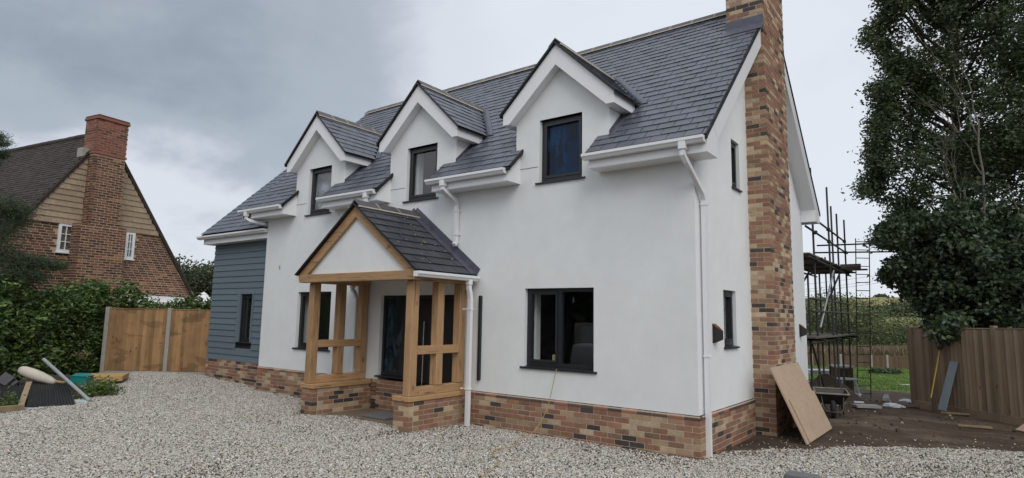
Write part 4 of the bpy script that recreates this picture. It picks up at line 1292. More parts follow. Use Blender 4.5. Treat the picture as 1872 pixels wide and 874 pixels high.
tb2 = pt(1735, 742, 16.0); tb2.z = gz(tb2.x, tb2.y)
tree2 = thing('sycamore_sapling', 'lower large-leaved dark sycamore hanging over the top of the right-hand fence', 'tree', tb2)
cp2 = crown_pts(130, 405, 604, 14.3, 17.4, 2050, 22)
ep2 = [pt(edge_x(y) + random.uniform(4, 26), y + random.uniform(-3, 3), random.uniform(15.0, 16.4)) for y in range(400, 600, 3)]
hang = [pt(random.uniform(1702, 1765), random.uniform(585, 618), random.uniform(12.75, 13.1)) for _ in range(14)]
mb = MB()
for k in range(3):
    b0 = tb2 + Vector((random.uniform(-.2, .2), random.uniform(-.2, .2), 0))
    t_ = pt(1690 + 70 * k, 430, 15.8)
    taper(mb, wobble(b0, t_, .15), .07, .015, 8)
for q in random.sample(cp2, 26) + random.sample(ep2, 22) + hang[:5]:
    a = tb2.lerp(pt(1740, 430, 15.8), max(.25, min(.9, (q.z - tb2.z) / 4.5)))
    taper(mb, [a, a.lerp(q, .5) + Vector((0, 0, .12)), q], .03, .006, 5)
obj('trunk', mb, M['bark'], tree2)
C4 = np.concatenate([clumps(trim(clumps(cp2, 9, .42, .8)), 52, .15), clumps(ep2, 46, .11), clumps(hang, 40, .12)])
leaf_mesh('crown', C4, None, .135, .095, M['leaf_tree2'], tree2, droop=.5)

tb3 = pt(1812, 740, 14.9); tb3.z = gz(tb3.x, tb3.y)
bare = thing('bare_tree', 'slender bare-twigged pale tree in front of the dark tree at the right', 'tree', tb3)
mb = MB()
def grow(p, d, ln, r, dep):
    q = p + d * ln
    pts_ = wobble(p, q, ln * .05, 4)
    taper(mb, pts_, r, r * .62, 6)
    if dep == 0: return
    for _ in range(3 if dep > 1 else 3):
        nd = (d + Vector((random.uniform(-.6, .6), random.uniform(-.6, .6), random.uniform(-.15, .5))) * .75).normalized()
        st_ = random.uniform(.45, 1.0)
        grow(p.lerp(q, st_), nd, ln * random.uniform(.5, .75), r * .55, dep - 1)
grow(tb3, Vector((.03, 0, 1)).normalized(), 4.6, .05, 0)
grow(tb3 + Vector((.14, 0, 4.6)), Vector((.02, -.02, 1)).normalized(), 2.6, .034, 4)
grow(tb3 + Vector((.10, 0, 3.4)), Vector((-.25, -.1, 1)).normalized(), 2.2, .022, 3)
grow(tb3 + Vector((.10, 0, 3.0)), Vector((.5, -.15, .8)).normalized(), 2.0, .022, 3)
obj('trunk', mb, M['bark_pale'], bare)

# --- laurel hedge on the left
H = thing('laurel_hedge', 'thick glossy laurel hedge between the drive and the neighbouring brick house', 'hedge', (-15.6, -3, .03))
def hedge_line(pts, thick, h0, h1, n, out_pts, shell=.22):
    for _ in range(n):
        i = random.randrange(len(pts) - 1); a, b = Vector(pts[i]), Vector(pts[i + 1])
        d = (b - a); s = Vector((-d.y, d.x, 0)).normalized()
        if s.dot(Vector((CAM.x, CAM.y, 0)) - a) < 0: s = -s
        f = random.random(); p = a.lerp(b, f)
        wv = 1 + .16 * mnoise.noise((p.x * 1.2, p.y * 1.2, 0))
        hh = (h0 + (h1 - h0) * mnoise.noise((p.x * .9, p.y * .9, 3.3)) ) 
        u = random.random()
        bulge = .20 * mnoise.noise((p.x * 1.5, p.y * 1.5, random.uniform(0, 2.4)))
        if u < .62:
            z = random.uniform(.05, hh); dep = abs(random.gauss(0, shell))
            bulge = .22 * mnoise.noise((p.x * 1.7, p.y * 1.7, z * 1.7))
            q = p + s * (bulge - dep); q.z = .03 + z
        elif u < .9:
            q = p - s * random.uniform(0, thick); q.z = .03 + hh + random.gauss(.02, .12)
        else:
            q = p - s * random.uniform(0, thick * .6); q.z = .03 + hh + abs(random.gauss(.12, .16))
        out_pts.append(q)
hp = []
hl = [(-13.2, -7.2, 0), (-14.55, -3.95, 0), (-16.25, -1.5, 0), (-16.95, -.75, 0)]
hedge_line(hl, 1.3, 1.86, 2.5, 27000, hp)
hl2 = [(-16.9, -.9, 0), (-15.3, .55, 0), (-14.3, 1.6, 0)]
hedge_line(hl2, .9, 1.92, 2.6, 7000, hp)
hp = np.array(hp)
mi = (rng.random(len(hp)) < .17).astype(np.int32)
leaf_mesh('foliage', hp, None, .145, .062, [M['leaf_laurel'], M['leaf_laurel_new']], H, midx=mi, droop=.1)
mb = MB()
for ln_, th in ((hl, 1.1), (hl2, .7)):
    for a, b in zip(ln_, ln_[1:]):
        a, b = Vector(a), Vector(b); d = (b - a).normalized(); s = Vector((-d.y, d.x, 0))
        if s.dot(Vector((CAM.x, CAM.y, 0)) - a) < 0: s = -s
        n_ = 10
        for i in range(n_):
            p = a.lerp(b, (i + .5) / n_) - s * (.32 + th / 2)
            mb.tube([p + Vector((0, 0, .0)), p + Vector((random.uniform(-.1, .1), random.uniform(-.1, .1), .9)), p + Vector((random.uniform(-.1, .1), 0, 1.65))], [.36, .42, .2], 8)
obj('twig_shade_core', mb, M['core_dark'], H)  # thick dark tubes standing for the shaded inside of the hedge
# dead brown patch
leaf_mesh('dead_leaves', clumps([pt(150, 648, 16.0)], 26, .09), None, .10, .05, M['reed'], H)

# --- pine at the left edge
tbp = Vector((-16.2, -6.6, .03))
pine = thing('pine_tree', 'soft dark pine reaching in from the left edge before the brown tiled roof', 'tree', tbp)
mb = MB(); taper(mb, wobble(tbp, tbp + Vector((-.2, 0, 9)), .1, 8), .2, .04, 10)
PB = [((8, 375, 14.6), 60, .24), ((25, 392, 14.8), 60, .22), ((5, 420, 14.6), 60, .25), ((38, 385, 14.9), 25, .13), ((30, 405, 14.9), 25, .14), ((-20, 440, 14.5), 80, .3), ((10, 470, 14.6), 80, .24), ((40, 478, 14.8), 70, .17), ((70, 480, 14.9), 60, .15), ((95, 484, 15.0), 36, .12), ((112, 486, 15), 18, .09), ((30, 500, 14.6), 90, .2), ((62, 505, 14.8), 60, .17), ((0, 510, 14.5), 90, .26), ((12, 535, 14.5), 60, .2), ((-8, 250, 14.5), 36, .12), ((3, 262, 14.5), 22, .09), ((2, 282, 14.5), 30, .09), ((-30, 290, 14.5), 60, .2), ((-60, 380, 14.5), 120, .4)]
cs = []
for (x, y, d), n_, s_ in PB:
    q = pt(x, y, d); a = tbp + Vector((-.1, 0, max(1.0, q.z - .03 - .4)))
    taper(mb, [a, a.lerp(q, .6) + Vector((0, 0, .12)), q], .035, .008, 6)
    cs.append(clumps([q], n_ * 22, s_, .55))
for k in range(46):
    f = random.random(); a = tbp + Vector((-.1, 0, 2.2 + 6.4 * f)); t = random.uniform(0, 6.28); rr = (1.9 - 1.3 * f) * random.uniform(.5, 1)
    q = a + Vector((rr * math.cos(t), rr * math.sin(t), random.uniform(-.1, .35)))
    if proj(q) is not None and proj(q)[0] > -70: continue
    taper(mb, [a, a.lerp(q, .6) + Vector((0, 0, .1)), q], .035, .008, 6)
    cs.append(clumps([q], 1300, .26, .55)); cs.append(clumps([a.lerp(q, .6)], 700, .22, .55))
cs = np.concatenate(cs)
obj('trunk', mb, M['bark'], pine)
leaf_mesh('crown', cs, None, .11, .012, M['needle'], pine, droop=-.2)

# --- distance: hedgerow scrub, dry grass, woodland, the lone tree, trees beyond the left wing
def blob_px(n, x0, x1, top, bot, d0, d1):
    r = []
    for _ in range(n):
        x = random.uniform(x0, x1); f = random.random() ** .8
        t = top(x); d = random.uniform(d0, d1)
        y = t + (bot - t) * f
        r.append(pt(x, y, d))
    return r
def scrub_top(x):
    b = np.interp(x, [1180, 1300, 1380, 1470, 1500, 1520, 1545, 1575, 1600, 1625, 1645, 1668, 1720], [566, 552, 556, 560, 545, 541, 549, 558, 563, 582, 584, 590, 592])
    return b + 5 * mnoise.noise((x * .06, 0, 0)) + 2.5 * mnoise.noise((x * .22, 3, 0))
sp_ = blob_px(620, 1180, 1760, scrub_top, 640, 58, 82)
o = leaf_mesh('scrub', clumps(sp_, 190, .72), None, .24, .15, [M['leaf_far'], M['leaf_far_dark']], midx=np.repeat((rng.random(620) < .46).astype(np.int32), 190))
tag(o, 'mass of green and olive scrub beyond the low garden fence', 'scrub', kind='stuff')
gr_ = np.array([pt(random.uniform(1200, 1760), random.uniform(636, 656), random.uniform(50, 56)) for _ in range(17000)])
up_ = np.tile(np.array([[0, 0, 1.6]]), (len(gr_), 1))
o = leaf_mesh('dry_grass', gr_, up_, .75, .05, M['reed'])
tag(o, 'band of tall brown dry grass standing behind the low garden fence', 'grass', kind='stuff')
wt = lambda x: np.interp(x, [1606, 1622, 1640, 1668, 1700], [574, 560, 555, 556, 560]) + 2 * mnoise.noise((x * .15, 9, 0))
o = leaf_mesh('woodland', clumps(blob_px(130, 1610, 1720, wt, 590, 210, 235), 60, 1.5), None, 1.3, .9, M['leaf_far_dark'])
tag(o, 'dark wood on the slope below the golden field', 'woodland', kind='stuff')
lt = pt(1612, 551, 430); lt.z = pt(1612, 552, 430).z
lone = thing('lone_tree', 'single rounded tree standing on the skyline above the golden field', 'tree', lt)
obj('trunk', MB().tube([lt - Vector((0, 0, 2)), lt + Vector((0, 0, 3))], [.6, .4], 8), M['bark'], lone)
lc = [pt(1612 + 12.5 * math.sin(a) * r_, 549 - 8.5 * abs(math.cos(a)) * r_, 430 + random.uniform(-4, 4)) for a, r_ in ((random.uniform(-1.5, 1.5), random.random() ** .5) for _ in range(60))]
leaf_mesh('crown', clumps(lc, 40, .9), None, 1.5, 1.1, M['leaf_far_dark'], lone)
hg = [pt(x, 551.5 + .6 * mnoise.noise((x * .2, 0, 0)), 445) for x in np.arange(1560, 1700, .8)]
o = leaf_mesh('field_hedge', clumps(hg, 12, .7), None, 1.5, 1.0, M['leaf_far_dark'])
tag(o, 'thin dark hedge along the skyline of the golden field', 'hedge', kind='stuff')
tt = lambda x: np.interp(x, [300, 330, 345, 365, 380, 400, 470], [480, 481, 490, 498, 486, 492, 490]) + 4 * mnoise.noise((x * .12, 5, 0))
o = leaf_mesh('treeline', clumps(blob_px(150, 316, 480, tt, 575, 40, 46), 260, .45), None, .20, .12, M['leaf_far_dark'])
tag(o, 'dark green trees showing between the brick house and the blue-grey wing', 'trees', kind='stuff')
# added hedge, out of view behind the viewer, so the windows mirror something dark
rh = thing('reflection_hedge', 'tall dark hedge added out of view opposite the house to darken the window reflections', 'hedge', (-8, -17, 0))
rp_ = []
for _ in range(1500):
    x = random.uniform(-34, 8); rp_.append(Vector((x, -17.5 - .25 * x + random.uniform(-.8, .8), abs(random.gauss(0, 1)) * 2.2 + .2)))
leaf_mesh('foliage', clumps(rp_, 16, .5), None, .5, .34, M['leaf_tree2'], rh)
mb = MB()
for i in range(22):
    x = -33 + i * 1.9; mb.tube([(x, -17.9 - .25 * x, -.1), (x, -17.9 - .25 * x, 3.6)], [1.2, .7], 8)
obj('twig_shade_core', mb, M['core_dark'], rh)  # dark filler tubes in place of the shade within the unseen hedge

# ================================================================== fences
def onplane(px, py, A, d):
    """point where the pixel's ray meets the vertical plane through A along d"""
    A = Vector(A); d = Vector((d[0], d[1], 0)).normalized(); n = Vector((d.y, -d.x, 0))
    r = ray(px, py); t = (A - CAM).dot(n) / r.dot(n)
    return CAM + r * t
def fence(name, label, pts, h, post_w, board, bmat, pmat, zf, pname='post', proud=.02, cap=True, gravel_board=True, face=None, group=None, tilt=0.0, post_h=.05):
    """close-board fence: posts at pts, feather-edged boards nailed to rails between them, all parts of one thing"""
    p0 = Vector(pts[0]); f_ = thing(name, label, 'fence', (p0.x, p0.y, zf(p0.x, p0.y)), group)
    for i, p in enumerate(pts):
        p = Vector(p); z = zf(p.x, p.y)
        d = (Vector(pts[min(i + 1, len(pts) - 1)]) - Vector(pts[max(i - 1, 0)])).normalized()
        fr = F((p.x, p.y, 0), (d.x, d.y, 0), (d.y, -d.x, 0))
        hh = h[i] if isinstance(h, (list, tuple)) else h
        obj(pname, MB().bev(-post_w / 2, post_w / 2, -post_w / 2, post_w / 2, z - .15, z + hh + post_h, .008, fr=fr), pmat, f_)
    for i in range(len(pts) - 1):
        a, b = Vector(pts[i]), Vector(pts[i + 1]); d = (b - a); L_ = d.length; d.normalize()
        n = Vector((d.y, -d.x, 0))
        if n.dot(Vector((CAM.x, CAM.y, 0)) - a) < 0: n = -n
        za, zb = zf(a.x, a.y), zf(b.x, b.y)
        hh = (h[i] + h[i + 1]) / 2 if isinstance(h, (list, tuple)) else h
        fr = F((a.x, a.y, 0), d, n)
        s0, s1 = post_w / 2 + .003, L_ - post_w / 2 - .003
        zb0 = .02
        if gravel_board:
            obj('gravel_board', MB().hexa([fr(s0, -.02, za - .05), fr(s1, -.02, zb - .05), fr(s1, .02, zb - .05), fr(s0, .02, za - .05), fr(s0, -.02, za + .13), fr(s1, -.02, zb + .13), fr(s1, .02, zb + .13), fr(s0, .02, za + .13)]), bmat if pmat is not M['concrete'] else pmat, f_)
            zb0 = .14
        if cap: obj('rail_cap', MB().hexa([fr(s0, -.025, za + hh), fr(s1, -.025, zb + hh), fr(s1, .03, zb + hh), fr(s0, .03, za + hh), fr(s0, -.025, za + hh + .025), fr(s1, -.025, zb + hh + .025), fr(s1, .03, zb + hh + .025), fr(s0, .03, za + hh + .025)]), bmat, f_)
        nb = max(1, round((s1 - s0) / board)); st = (s1 - s0) / nb
        for k in range(nb):
            x0 = s0 + k * st; x1 = x0 + st - .003
            z = za + (zb - za) * (x0 + st / 2) / L_
            j = random.uniform(-.004, .004); th = random.uniform(.018, .03)
            hz = hh - .004 + random.uniform(-.008, .003)
            # feather edge: thick at one side, thin at the other
            obj('board', MB().hexa([fr(x0, .004, z + zb0), fr(x1, .0, z + zb0), fr(x1, .006 + j, z + zb0), fr(x0, .006 + th + j, z + zb0),
                                    fr(x0, .004, z + hz), fr(x1, .0, z + hz), fr(x1, .006 + j, z + hz), fr(x0, .006 + th + j, z + hz)]), bmat, f_)
        for zz in (.35, hh * .55, hh - .2):
            obj('rail', MB().hexa([fr(s0, -.06, za + zz), fr(s1, -.06, zb + zz), fr(s1, -.005, zb + zz), fr(s0, -.005, za + zz), fr(s0, -.06, za + zz + .07), fr(s1, -.06, zb + zz + .07), fr(s1, -.005, zb + zz + .07), fr(s0, -.005, za + zz + .07)]), bmat, f_)
    return f_
A0, A1 = Vector((-16.15, -1.10, 0)), Vector((-14.82, -.06, 0))
dA = (A1 - A0)
fence('garden_fence', 'warm new close-board fence with concrete posts between the hedge and the blue-grey wing', [A0, A1, A1 + dA, A1 + dA * 1.5], 1.80, .11, .105, M['board_new'], M['concrete'], lambda x, y: .03, cap=True)
B0, B1 = pt(1672, 742, 13.8), pt(1830, 768, 11.7)
B0.z = B1.z = 0
dB = (B1 - B0)
Bm = onplane(1710, 740, B0, dB); Bm.z = 0
Bp = onplane(1830, 768, B0, dB); Bp.z = 0
st = (Bp - Bm).length
ud = dB.normalized()
fence('boundary_fence', 'weathered brown close-board fence leaning a little under the big dark tree', [B0, Bm, Bp, Bp + ud * st, Bp + ud * st * 2, Bp + ud * st * 3], [1.76, 1.72, 1.76, 1.74, 1.74, 1.74], .095, .098, M['board_old'], M['board_old'], lambda x, y: gz(x, y) - .0, cap=True)
# low fence at the bottom of the garden
C0 = pt(1440, 672, 46); 
fp = []
for px in (1190, 1230, 1272, 1316, 1360, 1400, 1440, 1485, 1538, 1594, 1623, 1664, 1712, 1765, 1820):
    q = pt(px, 672 + (px - 1600) * .004, 46.0); q.z = 0; fp.append(q)
def zfar(x, y): return 1.82 - 82.5 / FPX * 46 + .0
ff = thing('low_fence', 'low brown board fence at the bottom of the lawn with pale posts', 'fence', (fp[9].x, fp[9].y, zfar(0, 0)))
for p in fp: obj('post', MB().box(p.x - .07, p.x + .07, p.y - .07, p.y + .07, zfar(0, 0) - .2, zfar(0, 0) + 1.02), M['concrete'], ff)
for a, b in zip(fp, fp[1:]):
    d = (b - a); L_ = d.length; d.normalize(); n = Vector((d.y, -d.x, 0)); n = n if n.dot(CAM - a) > 0 else -n
    fr = F((a.x, a.y, zfar(0, 0)), d, n); nb = round(L_ / .15)
    mbb = MB()
    for k in range(nb):
        x0 = .07 + k * (L_ - .14) / nb
        mbb.box(x0, x0 + (L_ - .14) / nb - .012, 0, random.uniform(.016, .03), -.1, .9 + random.uniform(-.01, .01), fr=fr)
    mbb.box(.07, L_ - .07, -.03, .035, .9, .95, fr=fr)
    o = obj('boards', mbb, M['board_far'], ff); o['kind'] = 'stuff'

# ================================================================== the neighbouring house
Q = Vector((-20.167, .373, 0)); gd = Vector((-.1761, .9844, 0)); nd_ = Vector((gd.y, -gd.x, 0))
NF = F(Q, gd, nd_)
nb_ = thing('brick_house', 'old dark-brick house with tan tile-hung gable and brown tiled roof at the left', 'house', Q)
N_RED, N_DK, N_OR = (.135, .066, .046), (.072, .040, .034), (.30, .165, .085)
M['nbrick'] = mat('old_brick', N_RED, .9, var=.2, noise=(30, .15), palette=[(0, (.145, .064, .046)), (.36, (.075, .040, .034)), (.64, (.19, .088, .060)), (.86, N_OR), (.92, (.095, .046, .036))])
M['nbrick_red'] = mat('red_stack_brick', N_RED, .9, var=.2, noise=(30, .15), palette=[(0, (.23, .088, .062)), (.35, (.155, .066, .050)), (.6, (.27, .105, .072)), (.85, (.105, .052, .044))])
M['nmortar'] = mat('orange_mortar', (.46, .335, .215), .95, noise=(6, .2))
M['nmortar_red'] = mat('red_mortar', (.34, .20, .14), .95, noise=(6, .15))
M['ntile'] = mat('tan_hung_tile', (.36, .27, .185), .85, var=.13, noise=(9, .16), noise2=(1.1, .12), bump=(25, .4, .01))
M['nroof'] = mat('brown_roof_tile', (.050, .038, .032), .92, var=.3, noise=(7, .22), noise2=(.7, .2), bump=(25, .5, .015))
AP, AZ, NSL = -.62, 7.72, 1.475
ng0 = -.2
TH = 4.46
NP = Pieces('brick', 'bricks')
NT = Pieces('tile', 'tiles')
def lim(z): return AP - (AZ - .1 - z) / NSL, AP + (AZ - .1 - z) / NSL
mb = MB()
mb.prism([NF(AP - (AZ - ng0) / NSL if False else lim(2.0)[0], 0, ng0), NF(lim(2.0)[1], 0, ng0), NF(lim(2.0)[1], 0, 2.0), NF(AP, 0, AZ - .1), NF(lim(2.0)[0], 0, 2.0)], -nd_ * .3)
gw = obj('gable_wall', mb, M['nmortar'], nb_)
def nhole(a, z): return (-1.83 < a < -1.30 and 3.54 < z < 4.5) or (.27 < a < .64 and 3.51 < z < 4.5)
NZ = 1.22
nc = int((TH - NZ) / .083)
brick_run(NP, NF, -4.4, 3.2, NZ, nc, gw, face=.006, mt=M['nbrick'], bl=.22, bh=.060, gap=.023, alt=lambda k: (max(lim(NZ + k * .083 + .083)[0], -4.3) + (.118 if k % 2 else 0), lim(NZ + k * .083 + .083)[1]), hole=lambda a, z: nhole(a, z) or (-1.40 < a < .05))
stack = part('chimney', nb_)
mb = MB()
mb.box(-1.43, .09, -.02, .388, ng0, TH, fr=NF); mb.box(-1.15, -.19, -.3, .388, TH, 8.02, fr=NF)
obj('mortar_core', mb, M['nmortar'], stack)
brick_run(NP, NF, -1.43, .09, NZ, nc, stack, face=.393, mt=M['nbrick'], bl=.22, bh=.060, gap=.023)
NFL = F(NF(-1.43, .40, 0), -nd_, -gd)
brick_run(NP, NFL, 0, .40, NZ, nc, stack, face=.006, mt=M['nbrick'], bl=.22, bh=.060, gap=.023)
n2_ = int((6.84 - TH) / .083); n3_ = int((8.0 - 6.92) / .083)
NFS = F(NF(-1.15, .40, 0), -nd_, -gd)
brick_run(NP, NF, -1.16, -.18, TH + .01, n2_, stack, face=.393, mt=M['nbrick'], bl=.22, bh=.060, gap=.023)
brick_run(NP, NFS, 0, .7, TH + .01, n2_, stack, face=.006, mt=M['nbrick'], bl=.22, bh=.060, gap=.023)
brick_run(NP, NF, -1.165, -.175, 6.93, n3_, stack, face=.40, mt=M['nbrick_red'], bl=.22, bh=.060, gap=.023)
brick_run(NP, NFS, 0, .7, 6.93, n3_, stack, face=.010, mt=M['nbrick_red'], bl=.22, bh=.060, gap=.023)
mb = MB(); mb.box(-1.155, -.185, -.3, .395, 6.9, 8.01, fr=NF)
obj('red_core', mb, M['nmortar_red'], stack)
obj('corbel_band', MB().box(-1.185, -.155, -.33, .425, 6.84, 6.91, fr=NF), M['nbrick_red'], stack)
mb = MB(); mb.bev(-1.19, -.145, -.36, .445, 8.0, 8.09, .012, fr=NF); mb.bev(-1.175, -.16, -.33, .43, 8.09, 8.15, .015, fr=NF)
obj('chimney_cap', mb, M['nbrick_red'], stack)
mb = MB(); mb.prism([NF(-1.43, .39, TH), NF(-1.15, .39, TH + .03), NF(-1.15, .0, TH + .03), NF(-1.43, .0, TH)], (0, 0, .05)); mb.prism([NF(.09, .39, TH), NF(-.19, .39, TH + .03), NF(-.19, .0, TH + .03), NF(.09, .0, TH)], (0, 0, .05))
obj('shoulder_flashing', mb, M['nbrick'], stack)
obj('flashing', MB().box(-1.36, -1.155, -.25, .06, 6.72, 7.02, fr=NF), M['concrete'], stack)
th_ = part('tile_hanging', nb_)
z = TH; ex = .185
while z < 7.4:
    l0, l1 = lim(z + .1)
    for a0, a1 in ((l0 + .02, -1.16), (-.18, l1 - .02)):
        a = a0
        while a < a1 - .05:
            b = min(a + .33, a1)
            Mx = NF.mtx((a + b) / 2, .034, z + .10, b - a - .002, .028, .205)
            R2 = Matrix.Rotation(-.14, 4, gd); c = Mx.translation.copy(); Mx.translation = (0, 0, 0); Mx = Matrix.Translation(c) @ R2 @ Mx
            NT.add(Mx, M['ntile'], th_, nd_)
            a = b
    z += ex
nr = part('roof', nb_)
LEN = 11.0
slv = Vector((0, 0, NSL))
def roof_plane(sg):
    q = lambda a, b, z: NF(AP + sg * a, b, z)
    mb = MB(); w_ = 3.75
    mb.prism([q(0, .09, AZ), q(w_, .09, AZ - w_ * NSL), q(w_, -LEN, AZ - w_ * NSL), q(0, -LEN, AZ)], (0, 0, -.14))
    obj('roof_deck', mb, M['nroof'], nr)
    obj('verge', MB().prism([q(0, .10, AZ + .04), q(w_, .10, AZ - w_ * NSL + .04), q(w_, .10, AZ - w_ * NSL - .03), q(0, .10, AZ - .03)], -nd_ * .05), M['nroof'], nr)
    if sg > 0: return
    dn = Vector((gd.x * sg, gd.y * sg, -NSL)).normalized(); n = Vector((gd.x * sg * NSL, gd.y * sg * NSL, 1)).normalized()
    rows = int(w_ * math.sqrt(1 + NSL ** 2) / .115)
    for k in range(rows):
        c0 = q(0, 0, AZ) + dn * (k * .115 + .09)
        b = .08 - (.09 if k % 2 else 0)
        while b > -LEN:
            wd = .19
            sag = .0
            c = c0 - nd_ * (-(b - wd / 2)) + n * (.022 + random.uniform(-.003, .004))
            u = nd_; v = (dn + n * .11).normalized(); nn = u.cross(v)
            NT.add(Matrix(((u.x * .182, v.x * .17, nn.x * .014, c.x), (u.y * .182, v.y * .17, nn.y * .014, c.y), (u.z * .182, v.z * .17, nn.z * .014, c.z), (0, 0, 0, 1))), M['nroof'], nr, n)
            b -= wd
roof_plane(-1); roof_plane(1)
for k in range(24):
    b = .05 - k * .45
    obj('ridge_tile', MB().tube([NF(AP, b, AZ - .0), NF(AP, b - .44, AZ + .0 + random.uniform(-.012, .012))], .11, 8), M['nroof'], nr)
mb = MB(); mb.prism([NF(AP - 3.4, -.3, ng0), NF(AP + 3.4, -.3, ng0), NF(AP + 3.4, -.3, 2.3), NF(AP - 3.4, -.3, 2.3)], -nd_ * 10.5)
obj('house_body', mb, M['nmortar'], nb_)
M['white_paint'] = mat('white_paint', (.82, .83, .83), .45)
M['net'] = mat('net_curtain', (.22, .23, .235), .8, noise=(14, .2))
M['dark_glass'] = glass('old_window_glass', (.75, .78, .8), 1.6)
for a0, a1, z0, z1 in ((-1.79, -1.33, 3.57, 4.47), (.30, .615, 3.54, 4.47)):
    mb = MB(); e_ = .085
    mb.box(a0, a0 + e_, -.02, .05, z0, z1, fr=NF); mb.box(a1 - e_, a1, -.02, .05, z0, z1, fr=NF); mb.box(a0 + e_, a1 - e_, -.02, .05, z1 - e_, z1, fr=NF); mb.box(a0 + e_, a1 - e_, -.02, .05, z0, z0 + e_, fr=NF)
    wo = obj('window', mb, M['white_paint'], nb_)
    cx = (a0 + a1) / 2; h3 = (z1 - z0 - 2 * e_) / 3
    obj('glazing_bar', MB().box(cx - .012, cx + .012, .0, .04, z0 + e_, z1 - e_, fr=NF), M['white_paint'], wo)
    for k in (1, 2): obj('glazing_bar', MB().box(a0 + e_, a1 - e_, .002, .038, z0 + e_ + h3 * k - .012, z0 + e_ + h3 * k + .012, fr=NF), M['white_paint'], wo)
    for k in range(3):
        for s0, s1 in ((a0 + e_, cx - .012), (cx + .012, a1 - e_)):
            obj('pane', MB().box(s0, s1, .012, .018, z0 + e_ + h3 * k + (.012 if k else 0), z0 + e_ + h3 * (k + 1) - (.012 if k < 2 else 0), fr=NF), M['dark_glass'], wo)
    obj('curtain', MB().box(a0 + e_, a1 - e_, -.015, -.012, z0 + e_, z1 - e_, fr=NF), M['net'], wo)
    obj('sill', MB().box(a0 - .03, a1 + .03, .0, .09, z0 - .04, z0 - .002, fr=NF), M['white_paint'], wo)
NP.build(); NT.build()
pts_ = [NF(-2.6, .03, 2.18), NF(-1.5, .03, 2.12), NF(-1.46, .42, 2.12), NF(-.5, .42, 2.05), NF(-.42, .43, 2.02)]
obj('cable', MB().tube(pts_, .012, 5), M['white_paint'], nb_)
sl_ = part('security_light', nb_)
obj('lamp_head', MB().bev(-.42, -.30, .41, .52, 2.16, 2.26, .01, fr=NF), M['black'], sl_)
obj('sensor', MB().bev(-.40, -.33, .41, .48, 1.98, 2.06, .01, fr=NF), M['white_paint'], sl_)
# white lean-to and garden things beyond the fence
lt_ = thing('garden_room', 'white-framed glazed lean-to against the brick house, half hidden by hedge tops', 'lean-to', NF(1.6, .9, 0))
mb = MB(); mb.hexa([NF(.1, .02, 2.26), NF(2.5, .02, 2.22), NF(2.5, 1.5, 1.98), NF(.1, 1.5, 2.02), NF(.1, .02, 2.34), NF(2.5, .02, 2.30), NF(2.5, 1.5, 2.06), NF(.1, 1.5, 2.10)])
obj('roof_sheet', mb, M['white_paint'], lt_)
for a in (.14, .75, 1.4, 2.0, 2.45): obj('post', MB().box(a - .03, a + .03, 1.42, 1.48, .0, 2.0, fr=NF), M['white_paint'], lt_)
obj('pane', MB().box(.17, 2.42, 1.44, 1.45, .3, 1.95, fr=NF), M['dark_glass'], lt_)
pp = pt(372, 540, 23.5)
par = thing('parasol', 'closed-topped white garden parasol beyond the new fence', 'parasol', (pp.x, pp.y, .0))
zt = pt(368, 533, 23.5).z; zl = pt(368, 553, 23.5).z
mb = MB(); k = 8; rp = .47
rim = [Vector((pp.x + rp * 1.0 * math.cos(2 * math.pi * i / k), pp.y + rp * math.sin(2 * math.pi * i / k), zl)) for i in range(k)]
rim2 = [Vector((pp.x + .12 * math.cos(2 * math.pi * i / k), pp.y + .12 * math.sin(2 * math.pi * i / k), zt - .10)) for i in range(k)]
vs_ = rim + rim2; mb.add(vs_, [[i, (i + 1) % k, k + (i + 1) % k, k + i] for i in range(k)])
mb.add([v - Vector((0, 0, .05)) for v in rim] + rim, [[i, (i + 1) % k, k + (i + 1) % k, k + i] for i in range(k)])
mb.add([Vector((pp.x + .15 * math.cos(2 * math.pi * i / k), pp.y + .15 * math.sin(2 * math.pi * i / k), zt - .11)) for i in range(k)] + [Vector((pp.x, pp.y, zt))], [[i, (i + 1) % k, k] for i in range(k)])
obj('canopy', mb, M['white_paint'], par)
obj('pole', MB().tube([(pp.x, pp.y, 0), (pp.x, pp.y, zt)], .025), M['bark_pale'], par)
gp = pt(372, 560, 21.5)
gwf = F((gp.x, gp.y, 0), RIGHT - Vector((0, 0, RIGHT.z)), -(FWD - Vector((0, 0, FWD.z))))
gw2 = thing('garden_wall', 'piece of red brick garden wall below the white parasol', 'wall', (gp.x, gp.y, 0))
obj('mortar', MB().box(-.9, 1.2, -.2, 0, -.1, 2.02, fr=gwf), M['nmortar'], gw2)
GWP = Pieces('brick', 'bricks', 60)
brick_run(GWP, gwf, -.9, 1.2, 1.36, 8, gw2, face=.01, mt=M['nbrick_red'], bl=.22, bh=.060, gap=.023); GWP.build()

# ================================================================== clutter by the hedge, left
M['black_plastic'] = mat('black_ribbed_plastic', (.018, .019, .021), .5, noise=(4, .3), noise2=(18, .2))
M['soil'] = mat('dark_soil', (.045, .032, .022), .95, noise=(6, .35), bump=(12, .9, .05))
M['timber'] = mat('rough_timber', (.30, .22, .13), .85, var=.15, noise=(6, .2), bump=(30, .4, .005))
M['yellow_timber'] = mat('yellow_timber', (.46, .30, .12), .7, noise=(5, .12), bump=(30, .2, .004))
M['ply'] = mat('plywood', (.46, .335, .235), .62, var=.05, noise=(2.2, .09, (1, 3, 9)), noise2=(3.1, .09), bump=(30, .1, .003))
M['ply_edge'] = mat('plywood_edge', (.40, .27, .15), .8, noise=(40, .2))
M['dull_steel'] = mat('dull_steel', (.06, .06, .06), .7, metal=.3, noise=(9, .3))
M['galv'] = mat('galvanised', (.40, .42, .43), .4, metal=.6, noise=(9, .12))
